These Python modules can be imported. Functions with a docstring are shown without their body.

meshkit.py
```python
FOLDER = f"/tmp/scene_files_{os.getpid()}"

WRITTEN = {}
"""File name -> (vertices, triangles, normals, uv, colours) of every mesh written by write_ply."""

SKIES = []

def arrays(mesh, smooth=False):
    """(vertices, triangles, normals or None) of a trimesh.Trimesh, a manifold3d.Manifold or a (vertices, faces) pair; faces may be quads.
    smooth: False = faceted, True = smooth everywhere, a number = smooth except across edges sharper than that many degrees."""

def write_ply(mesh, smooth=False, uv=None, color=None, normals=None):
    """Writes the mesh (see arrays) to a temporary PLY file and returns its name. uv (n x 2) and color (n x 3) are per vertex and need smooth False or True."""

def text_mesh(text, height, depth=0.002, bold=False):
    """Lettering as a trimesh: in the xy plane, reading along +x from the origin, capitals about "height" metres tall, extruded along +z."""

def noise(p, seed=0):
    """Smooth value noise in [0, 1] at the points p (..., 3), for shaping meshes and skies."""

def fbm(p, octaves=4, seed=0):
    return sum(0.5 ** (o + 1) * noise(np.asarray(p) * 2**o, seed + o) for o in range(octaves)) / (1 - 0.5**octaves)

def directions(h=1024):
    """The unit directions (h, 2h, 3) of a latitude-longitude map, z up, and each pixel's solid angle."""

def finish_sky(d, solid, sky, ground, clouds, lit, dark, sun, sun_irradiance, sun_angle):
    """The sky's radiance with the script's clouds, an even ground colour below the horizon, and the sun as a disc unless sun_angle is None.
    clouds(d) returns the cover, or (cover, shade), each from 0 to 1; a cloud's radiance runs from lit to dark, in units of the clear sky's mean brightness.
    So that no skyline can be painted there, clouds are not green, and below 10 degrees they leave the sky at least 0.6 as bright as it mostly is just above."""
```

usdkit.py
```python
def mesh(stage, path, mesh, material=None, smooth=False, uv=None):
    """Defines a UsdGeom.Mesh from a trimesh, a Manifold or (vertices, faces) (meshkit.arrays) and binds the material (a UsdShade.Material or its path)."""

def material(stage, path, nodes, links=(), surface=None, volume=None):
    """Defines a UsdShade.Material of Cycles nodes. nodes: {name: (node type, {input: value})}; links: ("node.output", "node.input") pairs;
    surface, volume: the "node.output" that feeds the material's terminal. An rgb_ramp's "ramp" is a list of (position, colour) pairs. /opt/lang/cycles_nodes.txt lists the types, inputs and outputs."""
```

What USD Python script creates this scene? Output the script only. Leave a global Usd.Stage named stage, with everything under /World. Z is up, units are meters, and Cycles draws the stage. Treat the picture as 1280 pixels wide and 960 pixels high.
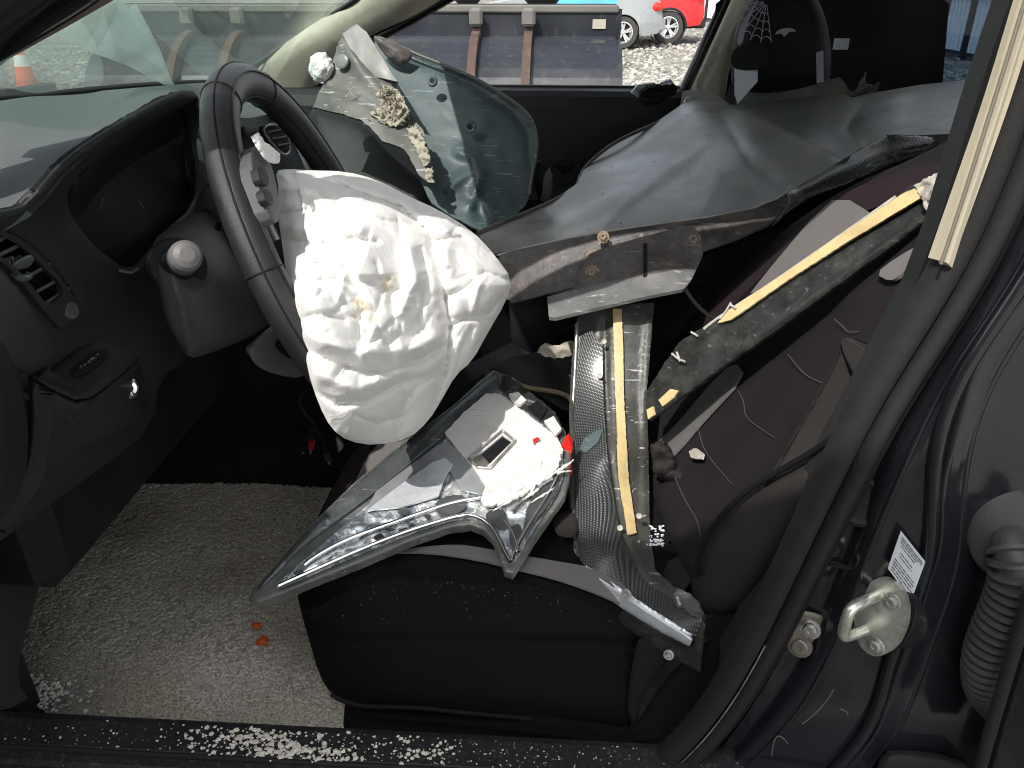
import math, random, numpy as np, trimesh, usdkit, meshkit
from pxr import Usd, UsdGeom, UsdLux, UsdShade, Gf, Sdf
from shapely.geometry import Polygon, Point, LineString
from shapely.geometry.polygon import orient
from shapely import contains_xy
from scipy.spatial import Delaunay, cKDTree
from scipy.interpolate import RBFInterpolator

stage = Usd.Stage.CreateInMemory()
UsdGeom.SetStageUpAxis(stage, UsdGeom.Tokens.z)
UsdGeom.SetStageMetersPerUnit(stage, 1.0)
UsdGeom.Xform.Define(stage, '/World')
UsdGeom.Scope.Define(stage, '/World/Looks')

# ------------------------------------------------------------------ camera, sky, sun, exposure
F = 985.5                                    # focal length in photo pixels (1280 wide)
CAM = np.array([0, -.665, 1.25])
YAW, PITCH = math.radians(3.4), math.radians(27)
EXPOSURE = .98
FW = np.array([-math.sin(YAW) * math.cos(PITCH), math.cos(YAW) * math.cos(PITCH), -math.sin(PITCH)])
RT = np.array([math.cos(YAW), math.sin(YAW), 0.0])
UP = np.cross(RT, FW)
cam = UsdGeom.Camera.Define(stage, '/World/camera')
m4 = Gf.Matrix4d(*RT, 0, *UP, 0, *(-FW), 0, *CAM, 1)
cam.AddTransformOp().Set(m4)
cam.CreateHorizontalApertureAttr(36.0); cam.CreateVerticalApertureAttr(27.0)
cam.CreateFocalLengthAttr(36.0 * F / 1280)
cam.CreateClippingRangeAttr(Gf.Vec2f(.05, 500))
cam.CreateExposureAttr(EXPOSURE)

SUN = np.array([-.38, -.78, 1.0]); SUN /= np.linalg.norm(SUN)
el, rot = math.asin(SUN[2]), math.atan2(SUN[0], SUN[1])
sky = UsdLux.DomeLight.Define(stage, '/World/sky')
skym = usdkit.material(stage, '/World/Looks/sky', {
    's': ('sky_texture', dict(sky_type='single_scattering', sun_disc=False, sun_elevation=el, sun_rotation=rot, aerosol_density=2.0)),
    'tc': ('texture_coordinate', {}), 'cn': ('noise_texture', dict(scale=2.2, detail=6, roughness=.6)), 'cr': ('rgb_ramp', dict(ramp=[(.30, (.25, .25, .25)), (.55, (.92, .92, .92))])),
    'bw': ('rgb_to_bw', {}), 'cc': ('mix_color', dict(blend_type='multiply', fac=1.0, b=(1.45, 1.45, 1.45), use_clamp=False)), 'mx': ('mix_color', dict(use_clamp=False)),
    'b': ('background_shader', dict(strength=.15))}, [('tc.generated', 'cn.vector'), ('cn.fac', 'cr.fac'), ('cr.color', 'mx.fac'), ('s.color', 'bw.color'), ('bw.val', 'cc.a'), ('s.color', 'mx.a'), ('cc.result', 'mx.b'), ('mx.result', 'b.color')], surface='b.background')
UsdShade.MaterialBindingAPI.Apply(sky.GetPrim()).Bind(skym)
sky.GetPrim().SetCustomDataByKey('kind', 'structure')
sun = UsdLux.DistantLight.Define(stage, '/World/sun')
sun.CreateIntensityAttr(.70); sun.CreateNormalizeAttr(True); sun.CreateAngleAttr(.5)
sun.CreateColorAttr(Gf.Vec3f(1, .96, .9))
zx = np.cross([0, 0, 1], SUN); zx /= np.linalg.norm(zx); zy = np.cross(SUN, zx)
sun.AddTransformOp().Set(Gf.Matrix4d(*zx, 0, *zy, 0, *SUN, 0, 0, 0, 6, 1))

# ------------------------------------------------------------------ helpers: points, meshes, prims
rng = np.random.default_rng(7)
def ray(x, y): return FW + RT * (x - 640) / F + UP * (480 - y) / F
def P(x, y, k, v):
    """The point seen at photo pixel x, y that lies on the plane X=v, Y=v or Z=v of the place (or at depth D=v)."""
    d = ray(x, y)
    i = 'XYZ'.find(k)
    return CAM + d * (v if k == 'D' else (v - CAM[i]) / d[i])
def depth(q): return float((np.asarray(q, float) - CAM) @ FW)
def chaikin(pts, n, closed=True):
    p = np.asarray(pts, float)
    for _ in range(n):
        q = np.roll(p, -1, 0) if closed else p[1:]
        a = p if closed else p[:-1]
        new = np.empty((2 * len(a), p.shape[1])); new[0::2] = .75 * a + .25 * q; new[1::2] = .25 * a + .75 * q
        p = new if closed else np.vstack([p[:1], new, p[-1:]])
    return p
def dense(pts, s, closed=True):
    p = np.asarray(pts, float); out = []
    for i in range(len(p) if closed else len(p) - 1):
        a, b = p[i], p[(i + 1) % len(p)]
        n = max(1, int(round(np.linalg.norm(b - a) / s)))
        out += [a + (b - a) * k / n for k in range(n)]
    if not closed: out.append(p[-1])
    return np.array(out)
def ridged(q, seed): return 1 - np.abs(2 * meshkit.noise(q, seed) - 1)
def plane_of(*pts):
    a, b, c = [np.asarray(x, float) for x in pts]
    n = np.cross(b - a, c - a); n /= np.linalg.norm(n)
    return a, n

def depth_of(ctrl):
    cp = np.array([[q[0], q[1]] for q in ctrl], float); cd = np.array([1 / depth(P(*q)) for q in ctrl]); f_ = RBFInterpolator(cp / 500, cd, kernel='thin_plate_spline', degree=1)
    return lambda x, y, h=0: CAM + ray(x, y) * (1 / float(f_([[x / 500, y / 500]])[0]) - h)
class M:                                     # vertices, faces; every group of faces has vertices of its own so edges stay crisp
    def __init__(s, v=None, f=None):
        s.v, s.f = [], []; s.n = 0
        if v is not None: s.add(v, f)
    def add(s, v, f=None):
        if f is None:
            if isinstance(v, M): 
                v, f = v.arr()
            else: v, f = v.vertices, v.faces
        v = np.asarray(v, float); f = np.asarray(f, int)
        if f.shape[1] == 4: f = np.vstack([f[:, [0, 1, 2]], f[:, [0, 2, 3]]])
        s.v.append(v); s.f.append(f + s.n); s.n += len(v); return s
    def arr(s): return np.vstack(s.v), np.vstack(s.f)

def patch(outline, ctrl=None, plane=None, s=6, thick=.004, roll=None, creases=(), noise=(), holes=(), ch=1, jag=0, lift=0, bulge=None, fn=None, sharp=False):
    """A shell: its outline and a few points of known depth give the front skin, which is rolled back at its edges, creased and
    crumpled, and given a thickness along its normals."""
    out = chaikin(outline, ch) if ch else np.asarray(outline, float)
    b = dense(out, s)
    if jag: b = b + (rng.random(b.shape) - .5) * 2 * jag
    hs = [dense(chaikin(h, ch) if ch else h, s) for h in holes]
    poly = Polygon(b, hs).buffer(0)
    if poly.geom_type != 'Polygon': poly = max(poly.geoms, key=lambda g: g.area)
    b = dense(np.array(poly.exterior.coords)[:-1], s * 1.2)
    hs = [dense(np.array(r.coords)[:-1], s * 1.2) for r in poly.interiors]
    x0, y0, x1, y1 = poly.bounds
    gx, gy = np.meshgrid(np.arange(x0, x1, s), np.arange(y0, y1, s * .87))
    gx = gx + (np.arange(gx.shape[0])[:, None] % 2) * s * .5
    g = np.c_[gx.ravel(), gy.ravel()]
    g = g + (rng.random(g.shape) - .5) * s * .15
    bd = np.vstack([b] + hs); tree = cKDTree(bd)
    g = g[contains_xy(poly, g[:, 0], g[:, 1])]
    g = g[tree.query(g)[0] > (s * .55 if not roll else min(roll[1], 30) + s * .3)]
    if roll:
        rw = min(roll[1], 30); nr = max(2, int(round(rw / (s * .8)))); rings = []
        for t in (np.arange(1, nr + 1) / nr) ** 1.4:
            q = poly.buffer(-rw * t)
            for pg in getattr(q, 'geoms', [q]):
                for rr in [pg.exterior] + list(pg.interiors) if not pg.is_empty else []:
                    if rr.length > 2 * s: rings.append(dense(np.array(rr.coords)[:-1], s * 1.2) if t > .6 else dense(np.array(rr.simplify(.15).coords)[:-1], s))
        if rings: g = np.vstack([g] + rings)
    pts = np.vstack([bd, g])
    tri = Delaunay(pts).simplices
    c = pts[tri].mean(1)
    tri = tri[contains_xy(poly, c[:, 0], c[:, 1])]
    a = pts[tri]; cr = (a[:, 1, 0] - a[:, 0, 0]) * (a[:, 2, 1] - a[:, 0, 1]) - (a[:, 1, 1] - a[:, 0, 1]) * (a[:, 2, 0] - a[:, 0, 0])
    tri = tri[np.abs(cr) > 1e-6]; cr = cr[np.abs(cr) > 1e-6]
    tri[cr > 0] = tri[cr > 0][:, [0, 2, 1]]
    d = FW[None] + np.outer((pts[:, 0] - 640) / F, RT) + np.outer((480 - pts[:, 1]) / F, UP)
    if plane is not None:
        p0, n = plane; D = ((p0 - CAM) @ n) / (d @ n)
    else:
        cp = np.array([[q[0], q[1]] for q in ctrl], float)
        cd = np.array([1 / depth(P(*q)) for q in ctrl])
        if len(ctrl) == 1:
            i = 'XYZ'.find(ctrl[0][2]); D = (ctrl[0][3] - CAM[i]) / d[:, i]
        else:
            A_m = np.c_[np.ones(len(cp)), cp / 500]; sv = np.linalg.svd(A_m, compute_uv=False)
            if len(ctrl) >= 3 and sv[-1] > 2e-3: D = 1 / RBFInterpolator(cp / 500, cd, kernel='thin_plate_spline', degree=1)(pts / 500)
            else: D = 1 / (np.c_[np.ones(len(pts)), pts / 500] @ np.linalg.pinv(A_m, rcond=1e-2) @ cd)
    db = tree.query(pts)[0]; db[:len(bd)] = 0
    if roll:
        h, w = roll; t = np.clip(db / w, 0, 1); D = D + h * (1 - np.sqrt(np.clip(1 - (1 - t) ** 2, 0, 1)))
    for line, w, amp in creases:
        L = dense(np.asarray(line, float), 2, False); dl = cKDTree(L).query(pts)[0]
        D = D - amp * (np.exp(-dl / w * 1.3) if sharp == 'all' or (sharp and amp < 0) else np.exp(-(dl / w) ** 2))
    V = CAM + d * D[:, None]
    for amp, freq, kind in noise:
        q = V * freq
        if kind == 'r':
            q = q + 1.2 * np.stack([meshkit.noise(q * .6, 31 + k) for k in range(3)], -1)
            val = ridged(q, 5) ** 2
        elif kind == 't':                     # crumpled cloth: straight sharp folds running in many directions
            q = q + .5 * np.stack([meshkit.noise(q * .5, 41 + k) for k in range(3)], -1); g_ = np.random.default_rng(int(freq)); val = np.zeros(len(q))
            for k in range(7):
                a_ = g_.normal(size=3); a_ /= np.linalg.norm(a_); fq = .6 + 1.3 * g_.random(); z_ = (q @ a_) * fq + g_.random()
                val += np.abs(2 * (z_ - np.floor(z_ + .5))) / fq * meshkit.noise(q * .35, 60 + k) * .55
        else: val = meshkit.fbm(q, 3, 11)
        D = D - amp * (val - .5) * np.clip(db / (3 * s) + .15, 0, 1)
    D = D - lift
    if fn is not None: D = fn(pts, D)
    V = CAM + d * D[:, None]
    n = np.zeros_like(V); fn = np.cross(V[tri[:, 1]] - V[tri[:, 0]], V[tri[:, 2]] - V[tri[:, 0]])
    for k in range(3): np.add.at(n, tri[:, k], fn)
    n /= np.maximum(np.linalg.norm(n, axis=1, keepdims=True), 1e-12)
    if np.mean(np.sum(n * d, 1)) > 0: tri = tri[:, ::-1]; n = -n
    if bulge is not None:                     # a closed, inflated body: the back skin bulges away from the front one
        h, w = bulge; t = np.clip(db / w, 0, 1); B = CAM + d * (D + .002 + h * np.sqrt(np.clip(1 - (1 - t) ** 2, 0, 1)))[:, None]
    elif plane is not None:
        B = V - plane[1] * np.sign(plane[1] @ (CAM - plane[0])) * thick
    else:
        B = V - n * thick
    m = M(V, tri); m.add(B, tri[:, ::-1])
    e = np.sort(np.vstack([tri[:, [0, 1]], tri[:, [1, 2]], tri[:, [2, 0]]]), 1)
    ed = np.vstack([tri[:, [0, 1]], tri[:, [1, 2]], tri[:, [2, 0]]])
    _, inv, cnt = np.unique(e, axis=0, return_inverse=True, return_counts=True)
    be = ed[cnt[inv.ravel()] == 1]
    if len(be):
        u, iv = np.unique(be.ravel(), return_inverse=True); iv = iv.reshape(-1, 2); k = len(u)
        m.add(np.vstack([V[u], B[u]]), np.c_[iv[:, 1], iv[:, 0], iv[:, 0] + k, iv[:, 1] + k])
    return m

def tube(path, r, n=10, caps=True, closed=False, sq=1.0):
    p = np.asarray(path, float); k = len(p); r = np.broadcast_to(r, k)
    t = np.roll(p, -1, 0) - np.roll(p, 1, 0) if closed else np.gradient(p, axis=0)
    t /= np.maximum(np.linalg.norm(t, axis=1, keepdims=True), 1e-12)
    a = np.cross(t[0], [0, 0, 1.0]); a = a if np.linalg.norm(a) > 1e-3 else np.cross(t[0], [1.0, 0, 0]); V = []
    for i in range(k):
        a = a - t[i] * (a @ t[i]); a /= np.linalg.norm(a); c = np.cross(t[i], a)
        w = np.arange(n) * 2 * np.pi / n
        V.append(p[i] + r[i] * (np.cos(w)[:, None] * a + sq * np.sin(w)[:, None] * c))
    V = np.vstack(V); f = []
    for i in range(k if closed else k - 1):
        j = (i + 1) % k
        for q in range(n): f.append((i * n + q, i * n + (q + 1) % n, j * n + (q + 1) % n, j * n + q))
    m = M(V, np.array(f)[:, ::-1])
    if caps and not closed:
        for i, o in ((0, 1), (k - 1, -1)):
            c = np.vstack([V[i * n:(i + 1) * n], p[i]]); fc = [(q, (q + 1) % n, n)[::o] for q in range(n)]
            m.add(c, fc)
    return m
def spline(pts, n=24):
    from scipy.interpolate import CubicSpline
    p = np.asarray(pts, float); t = np.r_[0, np.cumsum(np.linalg.norm(np.diff(p, axis=0), axis=1))]
    return CubicSpline(t, p)(np.linspace(0, t[-1], n))
def pline(pts, k, v, n=None): 
    q = np.array([P(a[0], a[1], k, v if len(a) < 3 else a[2]) for a in pts]); return spline(q, n) if n else q
def box(a, b, bev=0):
    a, b = np.minimum(a, b).astype(float), np.maximum(a, b).astype(float)
    if not bev:
        v = np.array([[x, y, z] for x in (a[0], b[0]) for y in (a[1], b[1]) for z in (a[2], b[2])])
    else:
        v = []
        for i in range(3):
            lo, hi = a + bev, b - bev
            lo[i], hi[i] = a[i], b[i]
            v += [[x, y, z] for x in (lo[0], hi[0]) for y in (lo[1], hi[1]) for z in (lo[2], hi[2])]
    h = trimesh.convex.convex_hull(np.array(v)); return flat(h)
def flat(t): 
    v = np.asarray(t.vertices)[t.faces].reshape(-1, 3); return M(v, np.arange(len(v)).reshape(-1, 3))
def frame(n):
    n = np.asarray(n, float) / np.linalg.norm(n); a = np.cross(n, [0, 0, 1.0]); a = a if np.linalg.norm(a) > .05 else np.cross(n, [1.0, 0, 0])
    a /= np.linalg.norm(a); return a, np.cross(n, a), n
def lathe(prof, c, n, seg=20, ang=0):
    """Revolves (radius, height) pairs about the axis n through c."""
    a, b, n = frame(n); V = []; w = np.arange(seg) * 2 * np.pi / seg + ang
    m = M()
    for (r0, h0), (r1, h1) in zip(prof[:-1], prof[1:]):
        A = c + n * h0 + r0 * (np.cos(w)[:, None] * a + np.sin(w)[:, None] * b)
        B = c + n * h1 + r1 * (np.cos(w)[:, None] * a + np.sin(w)[:, None] * b)
        i = np.arange(seg); j = (i + 1) % seg
        m.add(np.vstack([A, B]), np.c_[i, j, j + seg, i + seg])
    return m
def prism(poly2, o, ax, ay, h, bev=0):
    """Extrudes a 2D polygon laid out along ax, ay from o by h along their normal."""
    ax, ay = np.asarray(ax, float), np.asarray(ay, float); az = np.cross(ax, ay)
    P2 = Polygon(poly2).buffer(0) if not isinstance(poly2, Polygon) else poly2
    t = trimesh.creation.extrude_polygon(P2, h, engine='earcut'); v = t.vertices
    q = o + v[:, :1] * ax + v[:, 1:2] * ay + v[:, 2:3] * az
    return M(q[t.faces].reshape(-1, 3), np.arange(3 * len(t.faces)).reshape(-1, 3))
def sheet(rows, nu=24, nv=24, thick=.004, noise=None, soft=False):
    """A skin through a grid of points, given a thickness."""
    from scipy.interpolate import CubicSpline, PchipInterpolator
    if soft: CubicSpline = PchipInterpolator
    R = np.asarray(rows, float); k = R.shape[0]
    def sp(a, n): return CubicSpline(np.arange(len(a)), a)(np.linspace(0, len(a) - 1, n)) if len(a) > 2 else np.linspace(a[0], a[1], n)
    g = np.array([sp(r, nv) for r in R]); g = np.moveaxis(np.array([sp(g[:, j], nu) for j in range(nv)]), 0, 1)
    du, dv = np.gradient(g, axis=0), np.gradient(g, axis=1); n = np.cross(du, dv); n /= np.maximum(np.linalg.norm(n, axis=2, keepdims=True), 1e-12)
    if np.sum(n * (CAM - g)) < 0: n = -n; flip = True
    else: flip = False
    if noise: g = g + n * (noise[0] * (meshkit.fbm(g * noise[1], 3, 3) - .5))[..., None]
    i, j = np.meshgrid(np.arange(nu - 1), np.arange(nv - 1), indexing='ij'); a = (i * nv + j).ravel()
    f = np.c_[a, a + nv, a + nv + 1, a + 1]; f = f[:, ::-1] if flip else f
    V = g.reshape(-1, 3); B = (g - n * thick).reshape(-1, 3)
    m = M(V, f); m.add(B, f[:, ::-1])
    idx = np.arange(nu * nv).reshape(nu, nv); ring = np.r_[idx[0], idx[1:, -1], idx[-1, -2::-1], idx[-2:0:-1, 0]]
    k = len(ring); q = np.arange(k); r2 = (q + 1) % k
    s = np.c_[q, r2, r2 + k, q + k]; m.add(np.vstack([V[ring], B[ring]]), s if flip else s[:, ::-1])
    return m
def screw(c, n, r=.006, h=.005, hexa=True):
    m = M(); n = np.asarray(n, float) / np.linalg.norm(n)
    m.add(lathe([(r * 1.5, 0), (r * 1.5, h * .25), (r * 1.0, h * .25)], c, n, 14))
    m.add(lathe([(r, h * .25), (r, h * .85), (r * .85, h), (r * .4, h), (r * .35, h * .6), (0, h * .6)], c, n, 6 if hexa else 14)); return m

NUM = {}
def path_of(parent, name):
    k = (parent, name); NUM[k] = NUM.get(k, -1) + 1
    return f'{parent}/{name}' + (f'_{NUM[k]:03d}' if NUM[k] else '')
def meta(prim, label=None, cat=None, group=None, kind=None):
    for k, v in (('label', label), ('category', cat), ('group', group), ('kind', kind)):
        if v: prim.SetCustomDataByKey(k, v)
ORG = {}
def thing(name, label, cat, loc=(0, 0, 0), group=None):
    p = path_of('/World', name); x = UsdGeom.Xform.Define(stage, p); x.AddTranslateOp().Set(Gf.Vec3d(*map(float, loc)))
    ORG[p] = np.asarray(loc, float); meta(x.GetPrim(), label, cat, group); return p
def obj(parent, name, mesh, m, label=None, cat=None, group=None, kind=None, smooth=True):
    """One Mesh prim; parent None puts it directly under /World."""
    p = path_of(parent or '/World', name)
    v, f = mesh.arr() if isinstance(mesh, M) else (np.asarray(mesh.vertices), np.asarray(mesh.faces))
    o = ORG.get(parent, np.zeros(3))
    if parent is None:
        o = np.r_[(v.min(0) + v.max(0))[:2] / 2, v[:, 2].min()]
    g = usdkit.mesh(stage, p, (v - o, f), MAT[m] if isinstance(m, str) else m, smooth=smooth)
    if parent is None: g.AddTranslateOp().Set(Gf.Vec3d(*map(float, o))); ORG[p] = o
    else: ORG[p] = o
    meta(g.GetPrim(), label, cat, group, kind); return p

# ------------------------------------------------------------------ materials
MAT = {}
def pbr(name, col, rough=.5, metal=0, var=.3, vs=6, bump=.15, bs=250, dust=0, dcol=(.45, .42, .36), ds=40, rvar=.15, spec=.5, scratch=0, scol=(.5, .5, .48), sheen=0, aniso=None, coat=0, dmap=None):
    c = np.array(col, float)
    nodes = {'g': ('geometry', {}),
             'n': ('noise_texture', dict(scale=vs, detail=5, roughness=.6)),
             'r': ('rgb_ramp', dict(ramp=[(.25, c * (1 - var)), (.75, np.minimum(c * (1 + var), .95))])),
             'n2': ('noise_texture', dict(scale=bs, detail=3, roughness=.6)),
             'b': ('bump', dict(strength=bump, distance=.002)),
             'mr': ('map_range', dict(from_min=.3, from_max=.7, to_min=max(rough - rvar, .02), to_max=min(rough + rvar, 1))),
             'p': ('principled_bsdf', dict(metallic=metal, specular_ior_level=spec, sheen_weight=sheen, sheen_roughness=.4, coat_weight=coat, coat_roughness=.08))}
    links = [('g.position', 'n.vector'), ('g.position', 'n2.vector'), ('n.fac', 'r.fac'), ('n2.fac', 'b.height'), ('b.normal', 'p.normal'),
             ('n.fac', 'mr.value'), ('mr.result', 'p.roughness')]
    last = 'r.color'
    if dust:                                    # dirt lying in blotches with a speckled edge
        nodes.update(dn=('noise_texture', dict(scale=ds, detail=8, roughness=.75)), dr=('rgb_ramp', dict(ramp=[(.62 - .25 * dust, (0, 0, 0)), (.85 - .2 * dust, (min(1, dust * 1.2),) * 3)])),
                     dm=('mix_color', dict(b=dcol)))
        if dmap: nodes['dmp'] = ('mapping', dict(scale=dmap)); links += [('g.position', 'dmp.vector'), ('dmp.vector', 'dn.vector')]
        else: links += [('g.position', 'dn.vector')]
        links += [('dn.fac', 'dr.fac'), ('dr.color', 'dm.fac'), (last, 'dm.a')]; last = 'dm.result'
    if scratch:                                 # thin pale scratches: a stretched, distorted noise cut to its crest
        nodes.update(mp=('mapping', dict(scale=(8, 90, 170), rotation=(.5, .4, .7))), sn=('noise_texture', dict(scale=1.3, detail=3, roughness=.6, distortion=.1)),
                     sr=('rgb_ramp', dict(ramp=[(.63, (0, 0, 0)), (.70, (scratch,) * 3)])), sm=('mix_color', dict(b=scol)))
        links += [('g.position', 'mp.vector'), ('mp.vector', 'sn.vector'), ('sn.fac', 'sr.fac'), ('sr.color', 'sm.fac'), (last, 'sm.a')]; last = 'sm.result'
    links.append((last, 'p.base_color'))
    MAT[name] = usdkit.material(stage, '/World/Looks/' + name, nodes, links, surface='p.BSDF'); return MAT[name]

pbr('black_plastic', (.014, .0148, .0152), .5, bump=.25, bs=900, dust=.12, ds=120, dcol=(.07, .07, .066), spec=.22)
pbr('sill_plastic', (.008, .009, .0105), .48, bump=.3, bs=700, dust=.36, ds=160, dcol=(.22, .21, .19), spec=.4)
pbr('dash_plastic', (.072, .082, .083), .8, bump=.35, bs=1300, var=.12, dust=.12, ds=300, spec=.18)
pbr('dash_grey', (.048, .049, .051), .5, bump=.25, bs=1100, var=.1)
pbr('pad_leather', (.018, .0175, .017), .5, bump=.6, bs=520, var=.2)
pbr('deep_black', (.004, .004, .0045), .65, bump=.1, var=.2, spec=.25)
pbr('gloss_black', (.008, .008, .009), .12, bump=0, rvar=.05)
pbr('rim_leather', (.010, .010, .0115), .40, bump=.45, bs=700, var=.2, dust=.1, ds=200)
pbr('trim_silver', (.30, .31, .32), .35, metal=.6, bump=.05, var=.1)
pbr('mid_grey', (.115, .112, .112), .5, bump=.2, bs=900, var=.1)
pbr('beige_trim', (.34, .31, .25), .6, bump=.2, bs=700, var=.08, dust=.1)
pbr('pillar_cream', (.36, .32, .235), .55, bump=.15, bs=500, var=.12, dust=.12, dcol=(.3, .27, .2))
pbr('brown_trim', (.14, .122, .09), .6, bump=.2, bs=600, var=.15)
pbr('headliner', (.36, .34, .29), .9, bump=.4, bs=600, var=.06)
pbr('car_paint', (.0045, .005, .006), .13, bump=.03, bs=60, var=.25, dust=.14, ds=90, dcol=(.05, .047, .042), coat=.5, rvar=.06)
pbr('rubber', (.0125, .012, .0115), .62, bump=.3, bs=900, var=.25, dust=.25, ds=25, dcol=(.045, .042, .039), spec=.25)
pbr('hose_rubber', (.035, .034, .033), .5, bump=.2, bs=600, var=.3, dust=.3, ds=30, dcol=(.12, .11, .095))
pbr('grommet_rubber', (.028, .026, .023), .55, bump=.2, bs=300, var=.25)
pbr('seat_black', (.0058, .0054, .006), .9, bump=.5, bs=1500, var=.25, dust=.06, ds=420, dcol=(.3, .29, .27), spec=.12)
pbr('seat_charcoal', (.014, .0118, .0135), .9, bump=.5, bs=1500, var=.2, dust=.12, ds=400, dcol=(.12, .11, .11), spec=.12)
pbr('seat_maroon', (.022, .015, .018), .9, bump=.5, bs=1500, var=.15, spec=.12)
pbr('seat_bolster', (.026, .023, .0225), .9, bump=.6, bs=1100, var=.2, dust=.2, ds=200, dcol=(.06, .054, .05), spec=.12)
pbr('seat_grey', (.145, .134, .13), .9, bump=.5, bs=1500, var=.1, dust=.12, ds=200, dcol=(.08, .08, .08))
pbr('thread', (.075, .07, .07), .8)
pbr('panel_grey', (.098, .112, .108), .33, spec=.55, bump=.15, bs=45, var=.5, vs=4, dust=.8, ds=6, dcol=(.15, .135, .105), scratch=.25, scol=(.22, .22, .2), rvar=.12)
pbr('panel_green', (.042, .066, .070), .55, bump=.3, bs=60, var=.5, vs=12, dust=.5, ds=26, dcol=(.03, .036, .036), scratch=.6, scol=(.26, .28, .27))
pbr('corner_grey', (.072, .076, .066), .5, bump=.3, bs=80, var=.45, vs=11, dust=.45, ds=30, dcol=(.045, .05, .048), scratch=.5)
pbr('flange_dirty', (.055, .050, .048), .55, bump=.5, bs=110, var=.6, vs=22, dust=.55, ds=45, dcol=(.16, .135, .115), scratch=.5, scol=(.3, .27, .24))
pbr('bracket_grey', (.115, .115, .115), .5, bump=.3, bs=160, var=.35, vs=20, dust=.3, ds=60, dcol=(.035, .035, .035), scratch=.5)
pbr('gloss_dirty', (.015, .0165, .016), .36, spec=.4, bump=.35, bs=90, var=.6, vs=22, dust=.6, ds=32, dcol=(.062, .058, .048), scratch=.12)
pbr('back_dirty', (.048, .047, .042), .5, bump=.4, bs=130, var=.5, vs=26, dust=.4, ds=50, dcol=(.02, .02, .02), scratch=.7)
pbr('tape', (.50, .38, .19), .6, bump=.4, bs=260, var=.25, vs=35, dust=.34, ds=70, dcol=(.26, .18, .08))
pbr('raw_edge', (.36, .34, .30), .7, bump=.5, bs=160, var=.3, vs=60, dust=.3, ds=90, dcol=(.15, .14, .12))
pbr('fluff', (.6, .6, .57), .95, bump=.8, bs=400, var=.1)
pbr('shred', (.27, .255, .20), .9, bump=.6, bs=300, var=.25, vs=60)
pbr('white_plate', (.52, .50, .47), .5, bump=.25, bs=160, var=.1, vs=30, dust=.22, ds=60, dcol=(.25, .23, .21), scratch=.5, scol=(.12, .12, .12))
pbr('lamp_rim', (.085, .09, .082), .28, bump=.2, bs=90, var=.4, vs=22, dust=.28, ds=50, dcol=(.35, .34, .3), scratch=.5)
pbr('rail_grey', (.07, .076, .078), .22, metal=.3, bump=.1, bs=60, var=.4, vs=15, scratch=.5)
pbr('red_lens', (.62, .02, .015), .15, bump=.1, var=.2)
pbr('orange_lens', (.60, .11, .02), .25, bump=.3, bs=150, var=.2)
pbr('zinc', (.60, .60, .53), .28, metal=.9, bump=.12, bs=120, var=.18, vs=40, rvar=.1)
pbr('steel', (.42, .41, .39), .38, metal=.9, bump=.2, bs=200, var=.25, vs=60)
pbr('bronze_plate', (.19, .17, .145), .4, metal=.6, bump=.25, bs=150, var=.25, vs=40)
pbr('rust_bolt', (.20, .15, .10), .7, metal=.2, bump=.4, bs=300, var=.4, vs=90)
pbr('chrome', (.85, .85, .84), .08, metal=1, bump=.05, var=.05, rvar=.04)
pbr('foil', (.55, .57, .6), .3, metal=.5, bump=.5, bs=80, var=.2)
pbr('label_paper', (.45, .47, .50), .5, bump=0, var=.04)
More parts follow.
